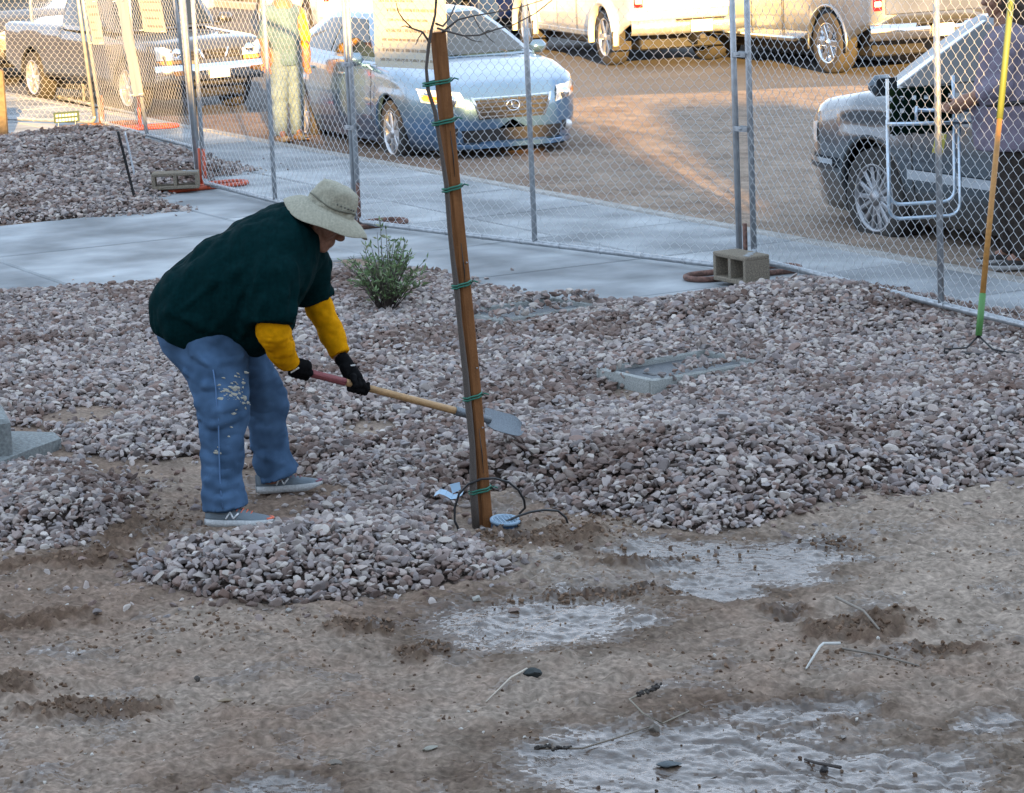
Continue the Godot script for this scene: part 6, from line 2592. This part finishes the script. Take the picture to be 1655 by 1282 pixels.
func chair_carrier():
	var lav := textured(mat(lin(0.30, 0.26, 0.33), 0.9), M.t_spot, null, 14.0)
	var dark := textured(mat(lin(0.06, 0.05, 0.045), 0.9), M.t_soft, null, 5.0)
	# local +x is where the person faces: towards the left of the picture
	lav.metallic_specular = 0.1
	dark.metallic_specular = 0.1
	var spec := {"head": Vector3(0.06, 1.80, 0),
		"arms": [[Vector3(0, 1.52, 0.19), Vector3(0.05, 1.25, 0.25), Vector3(0.26, 1.12, 0.20), Vector3(0.31, 1.09, 0.18)], [Vector3(0, 1.52, -0.19), Vector3(0.04, 1.24, -0.25), Vector3(0.28, 1.14, -0.18), Vector3(0.33, 1.12, -0.15)]],
		"legs": [[Vector3(0, 0.95, 0.1), Vector3(0.03, 0.52, 0.11), Vector3(0, 0.1, 0.12), Vector3(0.1, 0.06, 0.13)], [Vector3(0, 0.95, -0.1), Vector3(-0.05, 0.52, -0.11), Vector3(-0.1, 0.1, -0.12), Vector3(0, 0.06, -0.13)]],
		"clothes": [["long_shirt", chain([Vector3(0, 0.82, 0), Vector3(0.02, 1.1, 0), Vector3(0, 1.45, 0)], [0.25, 0.24, 0.20]) + [[Vector3(0, 1.52, -0.15), Vector3(0, 1.52, 0.15), 0.085, 0.085, 0]] + chain([Vector3(0, 1.52, 0.19), Vector3(0.05, 1.25, 0.25), Vector3(0.2, 1.155, 0.215)], [0.085, 0.07, 0.055], true) + chain([Vector3(0, 1.52, -0.19), Vector3(0.04, 1.24, -0.25), Vector3(0.2, 1.175, -0.2)], [0.085, 0.07, 0.055], true), lav, [[Vector3(0, 0.80, 0), Vector3(0, -1, 0)]]],
			["trousers", chain([Vector3(0, 0.88, 0.08), Vector3(0.03, 0.52, 0.11), Vector3(0.0, 0.08, 0.12)], [0.14, 0.10, 0.085], true) + chain([Vector3(0, 0.88, -0.08), Vector3(-0.05, 0.52, -0.11), Vector3(-0.1, 0.08, -0.12)], [0.14, 0.10, 0.085], true), dark],
			["hair", [[Vector3(0.03, 1.84, 0), Vector3(0.0, 1.78, 0), 0.105, 0.1, 0], [Vector3(-0.05, 1.75, 0), Vector3(-0.06, 1.62, 0), 0.07, 0.05, 0]], mat(lin(0.05, 0.035, 0.025), 0.8)]]}
	var t := plain_person("person in long lavender shirt and dark trousers behind the leaning rake", Vector3(3.42, 0.0, -19.45), PI - 0.25, spec)
	var st := tool(true)
	var ring := []
	for k in 24:
		var a := TAU * k / 24
		ring.append(Vector3(0.01 + 0.245 * cos(a), 1.12 + 0.01 * sin(a * 2.0), 0.245 * sin(a)))
	tube(st, ring, 0.018, 6, true)
	part("waist_strap", st, M.black, t)
	for q in [[Vector3(-0.06, 0.0, 0.12), 0.0], [Vector3(-0.16, 0.0, -0.12), 0.1]]:
		shoe(t, q[0], q[1], 0.0, M.rubber, mat(lin(0.3, 0.3, 0.3), 0.8), M.black, null)
	# the folded lawn chair the person carries
	var c := thing("folding_chair", "folded aluminium lawn chair with green webbing held before the dark sedan", "chair", Vector3(2.875, 0.325, -19.75), 0.12)
	var al := mat(lin(0.48, 0.58, 0.68), 0.3, 0.7)
	var U := func(x0: float, x1: float, y0: float, y1: float, z: float) -> Array:
		var o := [Vector3(x0, y1, z), Vector3(x0, y0 + 0.08, z)]
		for k in 4:
			var a := PI * 0.5 * (k + 1) / 4.0
			o.append(Vector3(x0 + 0.08 - 0.08 * cos(a), y0 + 0.08 - 0.08 * sin(a), z))
		for k in 5:
			var a := PI * 0.5 * k / 4.0
			o.append(Vector3(x1 - 0.08 + 0.08 * sin(a), y0 + 0.08 - 0.08 * cos(a), z))
		o.append(Vector3(x1, y1, z))
		return o
	for q in [[-0.255, 0.245, 0.0, 0.68, 0.03], [-0.235, 0.225, 0.09, 0.95, -0.03]]:
		var s1 := tool(true)
		tube(s1, U.call(q[0], q[1], q[2], q[3], q[4]), 0.0125, 8)
		part("leg_frame", s1, al, c)
	for q in [[-0.26, 0.36, 0.65, 0.04], [-0.05, 0.34, 0.73, 0.0]]:
		var s1 := tool(true)
		tube(s1, [Vector3(q[0], q[2], q[3]), Vector3(q[1], q[2] - 0.02, q[3])], 0.0135, 8)
		part("arm_rail", s1, al, c)
	var s5 := tool(true)
	tube(s5, [Vector3(-0.05, 0.66, 0.02), Vector3(-0.05, 0.76, 0.02)], 0.012, 8)
	part("arm_post", s5, al, c)
	var web := textured(mat(lin(0.004, 0.014, 0.010), 0.9), M.t_spot, null, 12.0)
	web.metallic_specular = 0.08
	for k in 4:
		var s2 := tool()
		bbox(s2, Vector3(-0.0, 0.60 + k * 0.085, -0.05), Vector3(0.45, 0.055, 0.008), 0.002)
		part("webbing_strap", s2, web, c)
	for k in 5:
		var s2 := tool()
		bbox(s2, Vector3(-0.17 + k * 0.085, 0.72, -0.058), Vector3(0.055, 0.32, 0.006), 0.002)
		part("webbing_strap", s2, web, c)
	var s3 := tool()
	bbox(s3, Vector3(0.1, 0.5, 0.05), Vector3(0.075, 0.14, 0.006), 0.002, Basis(Vector3.BACK, -0.25))
	part("yellow_tag", s3, mat(lin(0.50, 0.46, 0.10), 0.7), c)


# ------------------------------------------------------------------ small things on the ground
func build_small_debris():
	var r := RandomNumberGenerator.new()
	r.seed = 99
	# crumbs of soil: uncountable
	var clod := stone_mesh(301, 0.7)
	var clusters := [[-1.56, -10.0, 0.22, 0.10, 130], [-0.36, -10.53, 0.14, 0.08, 90], [-0.62, -10.95, 0.16, 0.07, 80], [1.28, -11.95, 0.16, 0.06, 110], [1.3, -10.62, 0.22, 0.12, 170], [0.15, -12.3, 0.28, 0.16, 240], [-0.05, -12.25, 0.16, 0.12, 120], [-1.95, -10.35, 0.2, 0.12, 80], [0.35, -11.25, 0.4, 0.06, 150], [1.55, -10.3, 0.2, 0.06, 70], [-1.6, -12.9, 0.25, 0.4, 160], [-1.9, -12.2, 0.3, 0.12, 130], [0.6, -11.9, 0.4, 0.15, 120], [-1.3, -11.0, 0.5, 0.25, 120], [1.1, -10.2, 0.7, 0.3, 140], [0.4, -12.62, 0.3, 0.1, 130]]
	var buf := PackedFloat32Array()
	var put := func(x: float, z: float, s: float, c: Color):
		if puddle_r(x, z) < 1.15 and r.randf() < 0.75:
			return
		var y := soil_h(x, z, puddle_r(x, z)) + s * 0.25
		var b := Basis(Vector3(r.randfn(), r.randfn(), r.randfn()).normalized(), r.randf() * TAU).scaled_local(Vector3.ONE * s)
		buf.append_array(PackedFloat32Array([b.x.x, b.y.x, b.z.x, x, b.x.y, b.y.y, b.z.y, y, b.x.z, b.y.z, b.z.z, z, c.r, c.g, c.b, 1.0]))
	for q in clusters:
		for k in q[4] * 2:
			var tone := r.randf_range(0.6, 1.4)
			put.call(q[0] + r.randfn() * q[2] * 0.6, q[1] + r.randfn() * q[3] * 0.6, 0.0018 + 0.011 * pow(r.randf(), 3.0), Color(0.15 * tone, 0.10 * tone, 0.07 * tone))
	for k in 6000:
		var x := r.randf_range(-2.4, 2.4)
		var z := r.randf_range(-12.6, -8.3)
		if gravel_d(x, z) > 0.0:
			continue
		var tone := r.randf_range(0.7, 1.3)
		var c := Color(0.20 * tone, 0.14 * tone, 0.10 * tone)
		if r.randf() < 0.2:
			c = Color(0.09, 0.06, 0.045)
		elif r.randf() < 0.12:
			c = Color(0.45, 0.42, 0.38)
		put.call(x, z, 0.0016 + 0.008 * pow(r.randf(), 4.0), c)
	var mm := MultiMesh.new()
	mm.transform_format = MultiMesh.TRANSFORM_3D
	mm.use_colors = true
	mm.mesh = clod
	mm.instance_count = buf.size() / 16
	mm.buffer = buf
	var mi := MultiMeshInstance3D.new()
	mi.name = "soil_crumbs"
	mi.multimesh = mm
	mi.material_override = M.crumb
	mi.set_meta("kind", "stuff")
	mi.set_meta("label", "crumbs and clods of brown soil over the bare ground")
	mi.set_meta("category", "soil")
	add_child(mi)
	# single stones one can point at
	var one := func(x: float, z: float, s: Vector3, c: Color, label: String, turn: float):
		var m: StandardMaterial3D = textured(mat(c.linear_to_srgb(), 0.85), M.t_spot, M.b_fine, 12.0, 0.5)
		var o := single("loose_stone", M.stone_protos[r.randi() % 8], m, label, "stone", Vector3(x, soil_h(x, z, puddle_r(x, z)) + s.y * 0.3, z), turn)
		o.scale = s
	one.call(0.03, -10.11, Vector3(0.033, 0.04, 0.03), Color(0.035, 0.045, 0.045), "dark green-black stone with a dry stalk beside it", 0.4)
	one.call(-0.18, -11.28, Vector3(0.024, 0.026, 0.022), Color(0.46, 0.44, 0.39), "pale stone lying between the gravel heap and the puddle", 0.0)
	one.call(-1.20, -10.29, Vector3(0.018, 0.024, 0.018), Color(0.06, 0.045, 0.035), "small dark brown stone on the bare soil at the left", 0.9)
	one.call(-0.64, -9.21, Vector3(0.023, 0.028, 0.022), Color(0.25, 0.21, 0.17), "round brown stone near the bottom puddle at the left", 0.2)
	one.call(-0.33, -9.3, Vector3(0.034, 0.012, 0.018), Color(0.38, 0.36, 0.30), "flat pale stone at the bottom of the picture", 0.5)
	one.call(0.46, -9.08, Vector3(0.042, 0.022, 0.028), Color(0.12, 0.14, 0.15), "flat grey stone lying in the bottom puddle", 0.1)
	one.call(0.43, -9.45, Vector3(0.02, 0.024, 0.02), Color(0.22, 0.19, 0.16), "rounded stone beside the forked twig", 0.1)
	one.call(-1.58, -10.2, Vector3(0.012, 0.012, 0.012), Color(0.6, 0.58, 0.54), "small white stone on the soil at the left", 0.3)
	one.call(-1.07, -9.97, Vector3(0.026, 0.014, 0.018), Color(0.30, 0.22, 0.14), "flat tan stone on the soil below the small dark one", 0.3)
	one.call(-0.93, -11.22, Vector3(0.018, 0.015, 0.015), Color(0.42, 0.39, 0.36), "light stone just off the front of the gravel heap", 0.6)
	one.call(1.62, -9.02, Vector3(0.018, 0.016, 0.016), Color(0.06, 0.05, 0.045), "dark stone by the puddle at the lower right", 0.6)
	one.call(0.95, -8.98, Vector3(0.02, 0.018, 0.018), Color(0.055, 0.05, 0.05), "black stone standing in the lower puddle", 0.6)
	one.call(1.05, -9.3, Vector3(0.022, 0.012, 0.014), Color(0.34, 0.30, 0.27), "pinkish stone at the edge of the lower puddle", 1.6)
	one.call(0.16, -11.86, Vector3(0.028, 0.022, 0.024), Color(0.36, 0.31, 0.27), "pale brown stone at the muddy edge below the drip tube", 1.0)
	one.call(0.25, -12.02, Vector3(0.026, 0.024, 0.022), Color(0.26, 0.19, 0.155), "reddish stone in the mud right of the stake", 0.3)
	# twigs
	var twig := func(pts: Array, rad: float, c: Color, label: String, buds: int):
		var st := tool(true)
		var p2 := []
		var rr := []
		for k in pts.size():
			var q: Array = pts[k]
			p2.append(Vector3(q[0], soil_h(q[0], q[1], puddle_r(q[0], q[1])) + q[2], q[1]))
			rr.append(rad * (1.0 - 0.4 * k / pts.size()))
		tube(st, p2, rr, 6)
		var t := thing("twig", label, "twig")
		part("stalk", st, mat(c.linear_to_srgb(), 0.85), t)
		if buds > 0:
			var s2 := tool()
			for k in buds:
				var f := 0.75 * k / float(buds)
				var at: Vector3 = p2[0].lerp(p2[1], f)
				for e in 3:
					bbox(s2, at + Vector3(r.randfn(), r.randf() * 0.8, r.randfn()) * 0.009, Vector3(0.013, 0.007, 0.01), 0.002, Basis(Vector3(r.randfn(), r.randfn(), r.randfn()).normalized(), r.randf() * 3.0))
			part("seed_head", s2, mat(lin(0.03, 0.024, 0.02), 0.9), t)
	twig.call([[1.165, -10.33, 0.025], [1.10, -10.29, 0.04], [1.08, -10.24, 0.03], [1.01, -10.05, 0.008]], 0.0065, Color(0.46, 0.45, 0.42), "bent white stick on the bare soil at the right", 0)
	twig.call([[1.22, -10.92, 0.03], [1.29, -10.62, 0.02], [1.33, -10.48, 0.006]], 0.006, Color(0.20, 0.17, 0.14), "grey stick leaning on the clods above the white stick", 0)
	twig.call([[1.17, -10.3, 0.01], [1.28, -10.22, 0.01], [1.42, -10.08, 0.006]], 0.0045, Color(0.17, 0.145, 0.12), "thin brown twig right of the white stick", 0)
	twig.call([[0.01, -10.13, 0.02], [-0.05, -10.05, 0.012], [-0.14, -9.9, 0.006]], 0.004, Color(0.45, 0.39, 0.32), "dry pale stalk beside the dark stone", 0)
	twig.call([[0.47, -9.85, 0.03], [0.36, -9.72, 0.02], [0.40, -9.55, 0.012], [0.46, -9.48, 0.01], [0.56, -9.62, 0.006]], 0.004, Color(0.20, 0.17, 0.13), "forked twig with a dark seed head above the bottom puddle", 9)
	twig.call([[0.02, -9.27, 0.02], [0.18, -9.27, 0.015], [0.30, -9.38, 0.01], [0.42, -9.47, 0.008]], 0.0038, Color(0.16, 0.13, 0.10), "long twig with a black seed head lying in the bottom puddle", 10)
	twig.call([[1.0, -8.93, 0.03], [0.93, -9.02, 0.015], [0.9, -9.08, 0.006]], 0.006, Color(0.05, 0.04, 0.035), "short dark twig standing in the lower puddle", 0)
	twig.call([[-1.0, -12.62, 0.06], [-0.9, -12.55, 0.07]], 0.004, Color(0.2, 0.16, 0.12), "short twig by the near shoe", 0)
